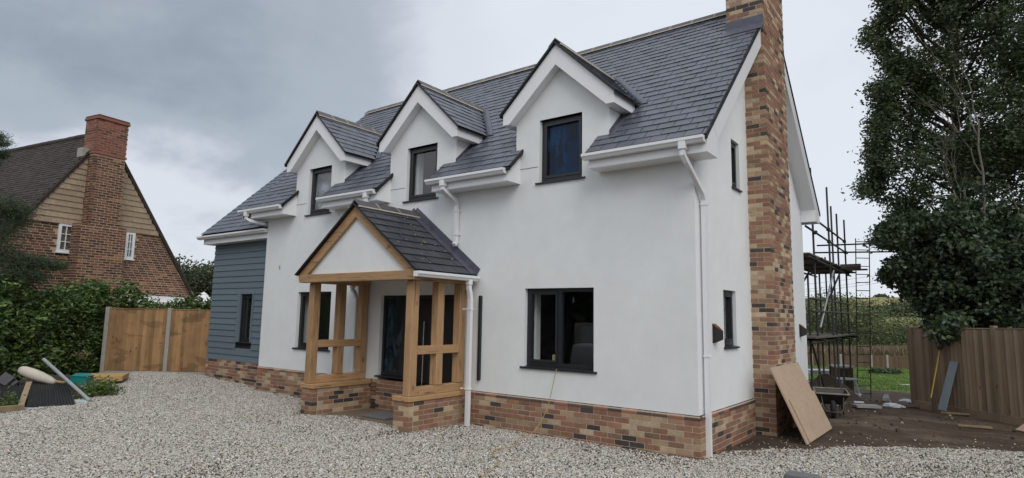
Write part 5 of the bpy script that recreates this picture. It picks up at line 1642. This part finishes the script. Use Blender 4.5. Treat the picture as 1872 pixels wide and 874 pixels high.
M['pipe_grey'] = mat('grey_pipe', (.30, .33, .33), .5, noise=(6, .1))
M['teal'] = mat('teal_plastic', (.008, .20, .19), .4, noise=(7, .1))
M['cream'] = mat('cream_roll', (.58, .52, .44), .75, noise=(3, .12), bump=(9, .3, .02))
M['white_rubbish'] = mat('white_rubbish', (.56, .58, .60), .7, noise=(6, .12), bump=(8, .5, .03))
M['ridge_new'] = mat('dark_ridge_tile', (.085, .08, .09), .6, noise=(9, .12))
hz = gravel_z
def on(px, py): return pz(px, py, .04)
def up(p, h): return p + Vector((0, 0, h))
# low bank of soil and debris that everything lies on
c0 = pt(60, 722, 13.2); c0.z = 0
mb = MB(); NU, NV = 26, 12
for j in range(NV + 1):
    for i in range(NU):
        t = 2 * math.pi * i / NU; r = j / NV
        x, y = 1.02 * r * math.cos(t), .8 * r * math.sin(t)
        p = c0 + Vector((RIGHT.x, RIGHT.y, 0)).normalized() * x + Vector((FWD.x, FWD.y, 0)).normalized() * (y + .5)
        h = .30 * max(0, 1 - r ** 2.2) * (1 + .35 * mnoise.noise((p.x * 3, p.y * 3, 2))) + .05 * mnoise.noise((p.x * 7, p.y * 7, 5)) * (1 - r) - .02
        mb.v.append(Vector((p.x, p.y, .02 + h)))
for j in range(NV):
    for i in range(NU):
        a, b = j * NU + i, j * NU + (i + 1) % NU
        mb.f.append([a, b, b + NU, a + NU]); mb.m.append(0); mb.smooth.append(True)
o = obj('soil_bank', mb, M['soil'], recalc=True); o['kind'] = 'structure'
def ribbed(name, label, bl, br, tl, tr, ribs):
    """corrugated sheet between four corners"""
    mb = MB(); n = (br - bl).cross(tl - bl).normalized()
    if n.dot(CAM - bl) < 0: n = -n
    cols = ribs * 4; vs = []
    for k in range(cols + 1):
        f = k / cols; off = n * (.022 if (k % 4) in (1, 2) else 0)
        for g in (0, .5, 1):
            vs.append(bl.lerp(br, f).lerp(tl.lerp(tr, f), g) + off + n * .05 * math.sin(math.pi * g))
    mb.add(vs, [[k * 3 + g, (k + 1) * 3 + g, (k + 1) * 3 + g + 1, k * 3 + g + 1] for k in range(cols) for g in (0, 1)])
    b2 = [v - n * .02 for v in vs]
    mb.add(b2, [[k * 3 + g, k * 3 + g + 1, (k + 1) * 3 + g + 1, (k + 1) * 3 + g] for k in range(cols) for g in (0, 1)])
    mb.quad(tl, tr, tr - n * .45 + Vector((0, 0, .03)), tl - n * .45 + Vector((0, 0, .03)))
    return center(name, mb, M['black_plastic'], label, 'plastic sheet', 'black ribbed sheets by the hedge')
b1, b2 = on(47, 746), on(139, 741)
ribbed('ribbed_sheet', 'wide black ribbed plastic sheet leaning on the soil bank, right of the leaning timber', b1, b2, pt(60, 698, 12.75), pt(120, 696, 13.1), 16)
b3, b4 = on(-40, 748), on(39, 742)
ribbed('ribbed_sheet', 'black ribbed plastic sheet at the picture edge under the dark ridge tiles', b3, b4, pt(-35, 702, 12.4), pt(46, 700, 12.6), 14)
center('timber_post', MB().beam(on(41, 746) + Vector((.06, -.05, 0)), pt(53, 700, 12.35), .09, .05), M['timber'], 'rough pale timber leaning between the two black ribbed sheets', 'timber')
center('sleeper', MB().beam(up(on(-40, 757), .05), up(on(42, 749), .04), .1, .09), M['timber'], 'low grey timber lying along the edge of the gravel at the left', 'timber')
e1_, e2_ = pt(38, 676, 12.75), pt(100, 699, 12.65)
mb = MB(); d = e2_ - e1_
ptsr = [e1_ - d * .015, e1_, e1_.lerp(e2_, .1), e1_.lerp(e2_, .35), e1_.lerp(e2_, .6), e1_.lerp(e2_, .85), e2_, e2_ + d * .02]
mb.tube(ptsr, [.03, .075, .10, .112, .105, .08, .05, .02], 14)
center('insulation_roll', mb, M['cream'], 'cream padded roll lying across the black ribbed sheet', 'roll')
center('offcut', MB().obox(pt(110, 698, 12.5), (RIGHT * .09 + Vector((0, 0, -.012))), FWD * .03, (0, 0, .012)), M['yellow_timber'], 'small yellow timber offcut at the end of the cream roll', 'offcut')
for k, (x, y, lab) in enumerate(((17, 690, 'dark angled ridge tile lying uppermost in the left heap'), (24, 697, 'dark angled ridge tile beneath the other one in the left heap'))):
    c = pt(x, y, 12.45); r_ = Vector((RIGHT.x, RIGHT.y, 0)).normalized(); f = Vector((FWD.x, FWD.y, 0)).normalized()
    ax = (r_ * .8 - f * .35 + Vector((0, 0, -.25))).normalized(); s_ = ax.cross(Vector((0, 0, 1))).normalized(); u_ = s_.cross(ax)
    if u_.z < 0: u_ = -u_
    prof = [c + s_ * .14 - u_ * .1, c + u_ * .06, c - s_ * .14 - u_ * .1, c - s_ * .12 - u_ * .12, c + u_ * .035, c + s_ * .12 - u_ * .12]
    center('loose_ridge_tile', MB().prism([p - ax * .17 for p in prof], ax * .34), M['ridge_new'], lab, 'ridge tile', 'loose ridge tiles')
center('grey_pipe', MB().tube([pt(80, 657, 12.75), up(on(164, 736), .03)], .034, 12), M['pipe_grey'], 'long straight grey pipe leaning over the heap by the hedge', 'pipe')
# teal tub on a grey tray
c = pt(150, 693, 13.6); r_ = Vector((RIGHT.x, RIGHT.y, 0)).normalized(); f = Vector((FWD.x, FWD.y, 0)).normalized()
tub = thing('teal_tub', 'teal plastic tub with a lid sitting in a grey tray by the hedge', 'tub', c - Vector((0, 0, .12)))
fr = F(c, r_, -f)
hx = lambda w0, d0, z0, w1, d1, z1: [fr(-w0, -d0, z0), fr(w0, -d0, z0), fr(w0, d0, z0), fr(-w0, d0, z0), fr(-w1, -d1, z1), fr(w1, -d1, z1), fr(w1, d1, z1), fr(-w1, d1, z1)]
obj('tub_body', MB().hexa(hx(.19, .13, -.12, .165, .12, .06)), M['teal'], tub)
mb = MB().bev(-.185, .185, -.135, .135, .055, .085, .01, fr=fr); mb.hexa(hx(.15, .1, .085, .11, .08, .125)); obj('lid', mb, M['teal'], tub)
mb = MB(); mb.bev(-.25, .28, -.2, .2, -.17, -.125, .015, fr=fr)
center('grey_tray', mb, M['pipe_grey'], 'shallow grey tray under the teal tub', 'tray')
mb = MB()
mb.tube([fr(-.02 + .23 * math.cos(t), .27, -.30 + .23 * math.sin(t)) for t in np.linspace(.05, math.pi - .05, 12)], .03, 8)
center('tyre', mb, M['black_plastic'], 'dark half-buried tyre among weeds below the teal tub', 'tyre')
# yellow board on stacked black sheets
P0, P1, P2, P3 = pt(163, 690, 13.7), pt(224, 689, 14.1), pt(236, 685, 14.9), pt(166, 685, 14.6)
mb = MB(); zt_ = P0.z
top_ = [Vector((p.x, p.y, zt_)) for p in (P0, P1, P2, P3)]
mb.prism(top_, (0, 0, -.11))
center('board_lid', mb, M['yellow_timber'], 'flat yellow-edged timber board resting on black slats beside the new fence', 'board')
for k in range(3):
    z_ = zt_ - .135 - k * .055
    q = [Vector((p.x, p.y, z_)) for p in (P0.lerp(P1, .25), P1.lerp(P0, .12), P2.lerp(P3, .12), P3.lerp(P2, .2))]
    center('black_slat', MB().prism([v + r_ * random.uniform(-.03, .03) for v in q], (0, 0, -.04)), M['black_plastic'], ('uppermost', 'middle', 'lowest')[k] + ' black slat of the stack under the yellow board', 'slat', 'black slats under the board')
wd = thing('weed_clump', 'green weeds growing at the edge of the gravel below the teal tub', 'weeds', on(172, 728))
cs = clumps([up(on(160 + i * 5.5, 727 - i * .4), .09 + .05 * (i % 3)) for i in range(8)], 150, .12, .8)
leaf_mesh('leaves', cs, None, .085, .03, M['weed'], wd, droop=-.5)
wd = thing('weed_clump', 'small green weed in front of the left ribbed sheet', 'weeds', on(18, 744))
leaf_mesh('leaves', clumps([up(on(18, 744), .12), up(on(10, 745), .07)], 130, .085, 1.2), None, .07, .025, M['weed'], wd, droop=-.5)
center('glass_sheet', MB().obox(up(on(146, 736), .02), r_ * .16, f * .07 + Vector((0, 0, .02)), (0, 0, .006)), mat('pale_sheet', (.42, .5, .48), .3), 'pale greenish sheet lying at the gravel edge by the heap', 'sheet')
center('white_strip', MB().obox(up(on(58, 748), .015), r_ * .14 + f * .02, f * .035, (0, 0, .006)), M['white_rubbish'], 'white scrap strip at the foot of the wide ribbed sheet', 'scrap')

# ================================================================== in front of the house
center('paving_slab', MB().bev(-5.72, -5.12, -.80, -.28, .036, .075, .008), M['paver'], 'grey paving slab lying on the porch floor', 'slab')
hose = [(-2.17, -.045, 1.035), (-2.172, -.06, 1.02), (-2.19, -.085, .90), (-2.24, -.12, .6), (-2.29, -.2, .36), (-2.36, -.34, .15), (-2.42, -.5, .085), (-2.41, -.68, .075), (-2.28, -.85, .08), (-2.15, -1.1, .075), (-2.22, -1.45, .07), (-2.02, -1.75, .07), (-1.75, -1.95, .07), (-1.62, -2.3, .065), (-1.45, -2.7, .06)]
hv = [Vector(p) for p in hose]
def smooth(pts, k=4):
    r = []
    for i in range(len(pts) - 1):
        p0, p1, p2, p3 = pts[max(0, i - 1)], pts[i], pts[i + 1], pts[min(len(pts) - 1, i + 2)]
        for j in range(k):
            t = j / k
            r.append(.5 * ((2 * p1) + (p2 - p0) * t + (2 * p0 - 5 * p1 + 4 * p2 - p3) * t * t + (3 * p1 - p0 - 3 * p2 + p3) * t ** 3))
    return r + [pts[-1]]
M['hose'] = mat('yellow_lead', (.42, .30, .09), .6, noise=(12, .15))
center('yellow_lead', MB().tube(smooth(hv), .0055, 7), M['hose'], 'thin yellow cable hanging from the ground-floor window and trailing over the gravel', 'cable', base=Vector((-2.17, -.05, .05)))
center('plastic_tub', MB().bev(-2.40, -2.31, .17, .24, 1.042, 1.235, .01), mat('cream_tub', (.62, .55, .30), .5), 'small cream tub on the inner sill of the right ground-floor window', 'tub')
s0 = pz(1467, 878, .05)
center('dark_block', MB().bev(s0.x - .17, s0.x + .17, s0.y - .10, s0.y + .10, .02, .12, .015), M['paver'], 'dark grey block lying on the gravel at the bottom edge of the picture', 'block')
# beyond the viewer, mirrored in the ground-floor window
bbp = Vector((-7.6, -10.2, 0))
bb = thing('bulk_bag', 'white woven bulk bag standing on the gravel opposite the window', 'bag', bbp)
mb = MB(); n_ = 16; rings = []
for k, (z, r_b) in enumerate(((0, .42), (.15, .50), (.5, .54), (.8, .5), (.92, .45), (.95, .3))):
    rings.append([bbp + Vector((r_b * (abs(math.cos(t)) ** .6) * (1 if math.cos(t) > 0 else -1), r_b * (abs(math.sin(t)) ** .6) * (1 if math.sin(t) > 0 else -1), z)) for t in (2 * math.pi * i / n_ for i in range(n_))])
mb.add([v for r in rings for v in r], [[k * n_ + i, k * n_ + (i + 1) % n_, (k + 1) * n_ + (i + 1) % n_, (k + 1) * n_ + i] for k in range(5) for i in range(n_)] + [[5 * n_ + i for i in range(n_)]], smooth=True)
obj('bag_body', mb, M['white_rubbish'], bb)
pk = thing('brick_pallet', 'wrapped pack of bricks on a pallet opposite the window', 'pallet', (-8.3, -11.9, 0))
obj('pack', MB().bev(-8.9, -7.7, -12.4, -11.4, .14, 1.55, .03), M['concrete'], pk)
obj('wrap', MB().bev(-8.6, -8.0, -11.41, -11.38, .8, 1.45, .01), M['white_rubbish'], pk)
obj('pallet_deck', MB().box(-8.9, -7.7, -12.4, -11.4, .02, .13), M['timber'], pk)

# ================================================================== right: sheets, barrow, scaffold
bx0, bx1, bz1 = .86, .37, 1.10
yA, yB = 2.03, 3.87
def sheet(y0, y1, f0, f1, th, off):
    a0 = Vector((bx0, y0, .02)); a1 = Vector((bx0, y1, -.0)); b0 = Vector((bx1, y0 + .02, bz1)); b1 = Vector((bx1, y1 + .02, bz1))
    n = (a1 - a0).cross(b0 - a0).normalized(); n = n if n.x > 0 else -n
    p = [a0.lerp(b0, f0), a1.lerp(b1, f0), a1.lerp(b1, f1), a0.lerp(b0, f1)]
    return MB().prism([v + n * off for v in p], n * th)
center('plywood_sheet', sheet(yA, yB, 0, 1, .02, 0), M['ply'], 'large plywood sheet leaning against the foot of the tall brick chimney', 'plywood')
center('plywood_offcut', sheet(yA + .12, yB + .005, .01, .56, .02, .024), M['ply'], 'smaller plywood sheet leaning in front of the large one', 'plywood')

wbp = pt(1522, 772, 12.05); wbp.z = ghz(wbp.x, wbp.y) + .0
wbt = thing('wheelbarrow', 'dirty black wheelbarrow standing on the mud beyond the plywood', 'wheelbarrow', wbp)
d_ = (Vector((CAM.x, CAM.y, 0)) - Vector((wbp.x, wbp.y, 0))).normalized()
d_ = (Matrix.Rotation(rad(4), 3, 'Z') @ d_)
class FS(F):
    def __call__(s, a, b, z): return F.__call__(s, a * .88, b * .88, z * .88)
WF = FS(wbp + d_ * .0, Vector((-d_.y, d_.x, 0)), d_)     # a across, b towards the viewer (front), z up
M['barrow'] = mat('black_barrow_steel', (.022, .022, .023), .5, noise=(8, .4))
M['barrow_rim'] = mat('cement_caked_rim', (.21, .19, .14), .9, noise=(12, .4))
M['rubber'] = mat('rubber', (.016, .015, .015), .8, noise=(9, .3))
tray_t = [WF(-.33, .30, .50), WF(.33, .30, .50), WF(.34, -.55, .54), WF(-.34, -.55, .54)]
tray_b = [WF(-.2, .10, .26), WF(.2, .10, .26), WF(.22, -.40, .26), WF(-.22, -.40, .26)]
mb = MB(); mb.add(tray_t + tray_b, ((0, 1, 5, 4), (1, 2, 6, 5), (2, 3, 7, 6), (3, 0, 4, 7), (4, 5, 6, 7)))
mb.add([v + Vector((0, 0, -.006)) for v in tray_t + tray_b], ((0, 4, 5, 1), (1, 5, 6, 2), (2, 6, 7, 3), (3, 7, 4, 0), (7, 6, 5, 4)))
obj('tray', mb, M['barrow'], wbt, recalc=False)
obj('rim', MB().tube(tray_t + [tray_t[0]], .018, 6), M['barrow_rim'], wbt)
wh = part('wheel', wbt)
cw = WF(0, .36, .175); mb = MB()
ring = []
for i in range(21):
    t = 2 * math.pi * i / 20; ring.append(cw + d_ * (.135 * math.cos(t)) + Vector((0, 0, .135 * math.sin(t))))
mb.tube(ring, .042, 8, caps=False); obj('tyre', mb, M['rubber'], wh)
obj('rim', MB().tube([cw - WF.u * .03, cw + WF.u * .03], .1, 14), M['galv'], wh)
mb = MB()
for s in (-1, 1):
    mb.tube([WF(s * .13, .40, .175), WF(s * .15, .15, .235), WF(s * .22, -.45, .27), WF(s * .28, -1.0, .48), WF(s * .28, -1.15, .50)], .016, 7)
    mb.tube([WF(s * .22, .26, .44), WF(s * .19, .42, .20), WF(s * .10, .53, .12)], .013, 6)
mb.tube([WF(-.19, .42, .20), WF(-.15, .55, .14), WF(.15, .55, .14), WF(.19, .42, .20)], .014, 6)
obj('frame', mb, M['dull_steel'], wbt)
for s in (-1, 1):
    obj('leg', MB().tube([WF(s * .22, -.18, .26), WF(s * .25, -.33, .0), WF(s * .25, -.40, .0), WF(s * .22, -.52, .29)], .016, 7), M['barrow'], wbt)
    obj('handle_grip', MB().tube([WF(s * .28, -1.05, .492), WF(s * .28, -1.2, .51)], .022, 8), M['rubber'], wbt)

# scaffold round the rear extension
scf = thing('scaffolding', 'steel tube scaffold with two plank decks behind the white house', 'scaffold', (0, 10, -.4))
M['tube'] = mat('weathered_scaffold_tube', (.045, .042, .042), .6, metal=.2, noise=(7, .35))
M['alu'] = mat('bright_tube', (.52, .53, .56), .35, metal=.7)
M['plank'] = mat('scaffold_board', (.125, .105, .085), .9, var=.25, noise=(5, .25), bump=(30, .4, .006))
def onx(px, py, x):
    r = ray(px, py); return CAM + r * ((x - CAM.x) / r.x)
def vline(px, py, d, top):
    p = pt(px, py, d); zt = CAM.z + 0
    # top height where the pixel row is met at this distance
    lo, hi = p.z, 12.0
    for _ in range(40):
        mid_ = (lo + hi) / 2
        q = proj(Vector((p.x, p.y, mid_)))
        if q[1] > top: lo = mid_
        else: hi = mid_
    z0 = gz(p.x, p.y) - .05
    lean = Vector((random.uniform(-.02, .02), random.uniform(-.02, .02), 0))
    obj('standard', MB().tube([(p.x, p.y, z0), (p.x + lean.x, p.y + lean.y, lo)], .0245, 8), M['tube'], scf)
    obj('base_plate', MB().box(p.x - .08, p.x + .08, p.y - .08, p.y + .08, z0 + .03, z0 + .06), M['tube'], scf)
    return Vector((p.x, p.y, 0))
V = [vline(*a) for a in ((1479, 558, 15.6, 500), (1493, 558, 14.5, 307), (1521.6, 558, 16.0, 342), (1527.5, 558, 16.6, 377), (1537, 558, 17.4, 391), (1549, 558, 18.6, 402), (1501, 558, 18.2, 500), (1512, 558, 19.4, 470))]
def couple(p): return MB().bev(p.x - .045, p.x + .045, p.y - .045, p.y + .045, p.z - .045, p.z + .045, .012)
def ledger(a, b, name='ledger', m_=None, cps=()):
    obj(name, MB().tube([a, b], .0245, 8), m_ or M['tube'], scf)
    for f in cps: obj('coupler', couple(Vector(a).lerp(Vector(b), f)), M['tube'], scf)
ledger((.05, 6.7, 3.94), (-.1, 13.3, 3.94), cps=(.18, .48, .93)); ledger((.05, 7.3, 4.25), (-.1, 13.0, 4.27), cps=(.1, .44, .97))
ledger((.05, 6.9, 2.34), (-.1, 13.6, 2.38)); ledger((.06, 6.9, 2.06), (-.1, 13.7, 2.10))
ledger((.05, 6.9, 3.28), (-.12, 13.9, 3.28), cps=(.15, .45, .9)); ledger((-1.1, 6.9, 3.28), (-1.1, 13.9, 3.28))
ledger(pt(1494, 449, 18.4), pt(1648, 443.5, 20.0), cps=(.62, .78)); ledger(pt(1490, 462, 18.4), pt(1650, 460, 20.0))
ledger((.05, 6.9, 1.36), (-.1, 13.9, 1.38)); ledger((-1.1, 6.9, 1.36), (-1.1, 13.9, 1.38))
for y in (7.9, 9.8, 11.2, 12.9):
    ledger((.15, y + .05, 3.32), (-1.35, y + .05, 3.32), 'transom'); ledger((.15, y + .05, 1.40), (-1.35, y + .05, 1.40), 'transom')
ledger(pt(1524, 495, 15.9), pt(1500, 599, 14.6), 'brace', M['alu']); ledger(pt(1535, 500, 17.2), pt(1503, 575, 16.2), 'brace')
ledger(pt(1494, 470, 14.6), pt(1466, 520, 15.6), 'brace'); ledger(pt(1483, 622, 15.2), pt(1516, 742, 16.6), 'brace')
def planks(z, x0, x1, y0, y1, n, over=()):
    w_ = (x1 - x0) / n
    for k in range(n):
        a = y0 + random.uniform(-.25, .2); b = y1 + random.uniform(-.5, .45)
        t = random.uniform(-.008, .008)
        obj('plank', MB().bev(x0 + k * w_ + .006, x0 + (k + 1) * w_ - .006, a, b, z + t, z + .038 + t, .004), M['plank'], scf)
planks(3.36, -1.12, .02, 7.0, 13.6, 5); planks(1.44, -1.12, .10, 7.0, 13.7, 5)
obj('plank', MB().box(-1.2, .42, 13.2, 13.42, 3.41, 3.45), M['plank'], scf); obj('plank', MB().box(-1.2, .35, 12.0, 12.22, 3.42, 3.46), M['plank'], scf)
obj('plank', MB().box(-.8, .55, 13.3, 13.52, 1.50, 1.54), M['plank'], scf)
obj('toe_board', MB().box(-.25, .30, 12.9, 12.94, 3.43, 3.58), M['plank'], scf)

lb, ltp = pt(1580, 728, 20.0), pt(1576.5, 436, 19.4)
lad = thing('ladder', 'long thin steel ladder standing on the mud right of the scaffold', 'ladder', lb)
M['ladder'] = mat('ladder_steel', (.07, .066, .062), .5, metal=.4, noise=(8, .3))
hw = Vector((RIGHT.x, RIGHT.y, 0)).normalized() * .215
for s in (-1, 1): obj('stile', MB().tube([lb + hw * s, ltp + hw * s], .016, 7), M['ladder'], lad)
for k in range(20):
    p = lb.lerp(ltp, (k + .6) / 20); obj('rung', MB().tube([p - hw, p + hw], .013, 6), M['ladder'], lad)

# heap of earth with rubbish under the scaffold
def heap(name, label, c, rx, ry, h, m_, seed, cat, kind=None):
    mb = MB(); nu, nv = 24, 9
    for j in range(nv + 1):
        for i in range(nu):
            t = 2 * math.pi * i / nu; r = j / nv
            x, y = rx * r * math.cos(t), ry * r * math.sin(t)
            z = h * max(0, 1 - r ** 1.8) * (1 + .5 * mnoise.noise((x * 2.2 + seed, y * 2.2, 1))) + .07 * mnoise.noise((x * 6, y * 6, seed)) * (1 - r * .6) - .03
            mb.v.append(Vector((c.x + x, c.y + y, c.z + z)))
    for j in range(nv):
        for i in range(nu):
            a, b = j * nu + i, j * nu + (i + 1) % nu
            mb.f.append([a, b, b + nu, a + nu]); mb.m.append(0); mb.smooth.append(True)
    return center(name, mb, m_, label, cat, kind=kind, base=Vector(c))
hc = pt(1505, 735, 17.0); hc.z = gz(hc.x, hc.y)
heap('earth_heap', 'dark heap of dug earth and rubble under the scaffold', hc, 1.0, 1.2, .62, M['soil'], 3.3, 'earth heap')
R2_ = Vector((RIGHT.x, RIGHT.y, 0)).normalized(); F2_ = Vector((FWD.x, FWD.y, 0)).normalized()
def slab(name, label, cat, px, py, d, w_, dep, th, m_, rot=0, tilt=0, lift=0, group=None):
    c = pt(px, py, d) + Vector((0, 0, lift))
    u = (R2_ * math.cos(rot) + F2_ * math.sin(rot)); v = (F2_ * math.cos(rot) - R2_ * math.sin(rot))
    v = v + Vector((0, 0, tilt))
    return center(name, MB().obox(c, u * w_ / 2, v * dep / 2, (0, 0, th / 2)), m_, label, cat, group)
slab('foam_board', 'pale grey sheet lying flat behind the dark earth heap', 'sheet', 1496, 679, 21, .9, .7, .12, M['white_rubbish'])
bxp = pt(1539, 690, 19.0); bxp.z = gz(bxp.x, bxp.y)
cr = thing('timber_crate', 'brown timber crate topped with a white sheet beyond the scaffold', 'crate', bxp)
cf = F(bxp, R2_, -F2_)
for k in range(6): obj('slat', MB().box(-.2 + k * .07, -.135 + k * .07, -.25, .25 + .01 * (k % 2), 0, .98, fr=cf), M['board_far'], cr)
obj('cover', MB().bev(-.25, .25, -.3, .3, .985, 1.05, .01, fr=cf), M['white_rubbish'], cr)
tbp_ = pt(1548, 726, 18.2); tbp_.z = gz(tbp_.x, tbp_.y)
tbl = thing('trestle', 'small white-topped trestle standing beside the scaffold', 'trestle', tbp_)
tf = F(tbp_, R2_, -F2_)
obj('top', MB().bev(-.24, .28, -.2, .2, .60, .65, .01, fr=tf), M['white_rubbish'], tbl)
for s in (-1, 1):
    for q in (-1, 1): obj('leg', MB().beam(tf(.02 + s * .2, q * .14, .6), tf(.02 + s * .27, q * .2, .0), .035, .035), M['white_rubbish'], tbl)
rb = MB()
for _ in range(46):
    c = pt(random.uniform(1532, 1572), random.uniform(714, 732), random.uniform(16.6, 18.4)); c.z = gz(c.x, c.y) + random.uniform(.02, .16)
    a = Vector(rng.normal(size=3)).normalized(); b = a.orthogonal().normalized(); e_ = a.cross(b); s_ = random.uniform(.02, .07)
    rb.obox(c, a * s_ * 1.4, b * s_, e_ * s_ * .5)
o = center('rubble', rb, M['white_rubbish'], 'scatter of white plaster rubble between scaffold and ladder', 'rubble', kind='stuff')
rb = MB()
for _ in range(900):
    x, y = random.uniform(-1, 7), random.uniform(3.2, 17)
    s_ = .006 + .02 * random.random() ** 2.5
    c = Vector((x, y, ghz(x, y) + s_ * .4))
    a = Vector(rng.normal(size=3)).normalized(); b = a.orthogonal().normalized(); e_ = a.cross(b)
    rb.obox(c, a * s_ * 1.3, b * s_, e_ * s_ * .7)
M['clod'] = mat('clods_and_stones', (.2, .15, .1), .95, palette=[(0, (.06, .04, .027)), (.55, (.10, .068, .044)), (.85, (.20, .165, .125)), (.96, (.42, .39, .34))])
o = center('clods', rb, M['clod'], 'clods and stones trodden into the bare earth', 'stones', kind='stuff', base=Vector((2, 8, 0)))
def gslab(px, py, *a, lift=.04, **k):
    p = pg(px, py); d = (p - CAM).dot(FWD)
    return p, d
def lying(name, label, cat, px, py, w_, dep, th, m_, rot=0, lift=.0, tilt=0, group=None):
    p = pg(px, py); c = Vector((p.x, p.y, ghz(p.x, p.y) + th / 2 + .02 + lift))
    u = (R2_ * math.cos(rot) + F2_ * math.sin(rot)); v = (F2_ * math.cos(rot) - R2_ * math.sin(rot)) + Vector((0, 0, tilt))
    return center(name, MB().obox(c, u * w_ / 2, v * dep / 2, (0, 0, th / 2)), m_, label, cat, group)
lying('grey_plank', 'grey plank lying flat on the mud in front of the ladder', 'plank', 1584, 747, .5, .28, .05, mat('grey_wet_plank', (.26, .25, .25), .6), rot=-.08)
lying('white_offcut', 'small white board scrap lying beside the grey plank', 'scrap', 1570, 738, .2, .1, .03, M['white_rubbish'], rot=-.3)
def bag(name, label, px, py, r, h, seed):
    p = pg(px, py); c = Vector((p.x, p.y, ghz(p.x, p.y)))
    mb = MB(); nu, nv = 14, 8
    for j in range(nv + 1):
        ph = math.pi / 2 * j / nv
        for i in range(nu):
            t = 2 * math.pi * i / nu
            k = 1 + .45 * mnoise.noise((math.cos(t) * 1.6 + seed, math.sin(t) * 1.6, ph * 2))
            mb.v.append(c + Vector((r[0] * k * math.cos(t) * math.cos(ph), r[1] * k * math.sin(t) * math.cos(ph), h * k * math.sin(ph) - .01)))
    for j in range(nv):
        for i in range(nu):
            a, b = j * nu + i, j * nu + (i + 1) % nu
            mb.f.append([a, b, b + nu, a + nu]); mb.m.append(0); mb.smooth.append(False)
    return center(name, mb, M['white_rubbish'], label, 'plastic bag', base=c)
bag('plastic_bag', 'upright crumpled white bag on the mud near the fence end', 1621, 736, (.11, .11), .2, 1.1)
bag('plastic_bag', 'flat spread white plastic sack in front of the crumpled bag', 1632, 742, (.22, .12), .08, 4.4)
bag('plastic_sheeting', 'pale crumpled sheeting at the foot of the fence end post', 1657, 734, (.2, .14), .10, 7.2)
lying('white_sheet', 'white panel lying on the grass edge by the fence end', 'panel', 1663, 704, 1.0, .5, .05, M['white_rubbish'], rot=.15)
for x, y, w_, lab in ((1605, 684, 10, 'left dark green tuft on the lawn before the low fence'), (1631, 684, 9, 'right dark green tuft on the lawn before the low fence')):
    p = pg(x, y); sh = thing('grass_tuft', lab, 'shrub', p, 'dark tufts on the lawn')
    leaf_mesh('leaves', clumps([p + Vector((random.gauss(0, .2), random.gauss(0, .2), .16)) for _ in range(12)], 60, .12), None, .2, .07, M['leaf_far_dark'], sh, droop=-.6)
# lawn blades
lw = []
for _ in range(26000):
    p = pg(random.uniform(1470, 1680), 0) if False else None
    y = random.uniform(23.2, 46); x = random.uniform(-8.5 - (y - 22) * .06, 2.5 - (y - 22) * .13)
    lw.append((x, y, ghz(x, y) + .04))
lw = np.array(lw)
o = leaf_mesh('lawn_grass', lw, np.tile(np.array([[0, 0, 1.2]]), (len(lw), 1)), .13, .035, leafmat('lawn_blade', (.10, .17, .035), (.21, .31, .075), .7, .25))
tag(o, 'bright green grass of the lawn in front of the low fence', 'grass', kind='stuff')
# things against the right-hand fence
nB = Vector((ud.y, -ud.x, 0)); nB = nB if nB.dot(CAM - B0) > 0 else -nB
bt, bb_ = onplane(1718, 640, B0 + nB * .06, ud), onplane(1702, 727, B0 + nB * .34, ud)
brm = thing('broom', 'yellow-handled broom leaning head up against the brown fence', 'broom', bb_)
obj('handle', MB().tube([bb_, bt], .014, 8), mat('yellow_handle', (.50, .34, .06), .5), brm)
dd = (bt - bb_).normalized()
obj('broom_head', MB().beam(bt - ud * .03 + dd * .02, bt + ud * .05 + dd * .13, .07, .07), M['black'], brm)
q1, q2 = onplane(1744, 661, B0 + nB * .05, ud), onplane(1722, 750, B0 + nB * .36, ud)
q2.z = max(q2.z, .0)
center('grey_board', MB().beam(q2, q1, .185, .024, up=nB), mat('blue_grey_offcut', (.20, .245, .28), .6, noise=(8, .08)), 'blue-grey cladding board leaning against the brown fence', 'board')
lying('pale_batten', 'pale batten lying at the foot of the grey board', 'batten', 1751, 759, .55, .06, .03, M['timber'], rot=-.55)
lying('split_batten', 'split pale batten lying on the mud by the fence', 'batten', 1782, 781, .5, .06, .03, M['timber'], rot=-.4)
lying('fallen_rail', 'weathered rail lying along the foot of the fence end', 'rail', 1693, 745, .75, .09, .06, M['board_old'], rot=-.35)
bo = pg(1866, 786)
center('orange_board', MB().beam(up(bo, -.02) + R2_ * .0, up(bo, .16) + R2_ * .28, .02, .22, up=F2_), M['ply'], 'end of an orange-brown board at the right edge of the picture', 'board')
# overhead wires far beyond the garden
for k, (ya, yb) in enumerate(((514, 488), (523, 497), (527, 503))):
    a, b = pt(1380, ya + 14, 90), pt(1760, yb - 12, 84)
    pts_ = [a.lerp(b, i / 10) + Vector((0, 0, -.5 * math.sin(math.pi * i / 10))) for i in range(11)]
    center('overhead_wire', MB().tube(pts_, .018, 5), M['tube'], ('highest', 'middle', 'lowest')[k] + ' of the three thin overhead wires crossing the far sky', 'wire', 'overhead wires', base=pts_[0])
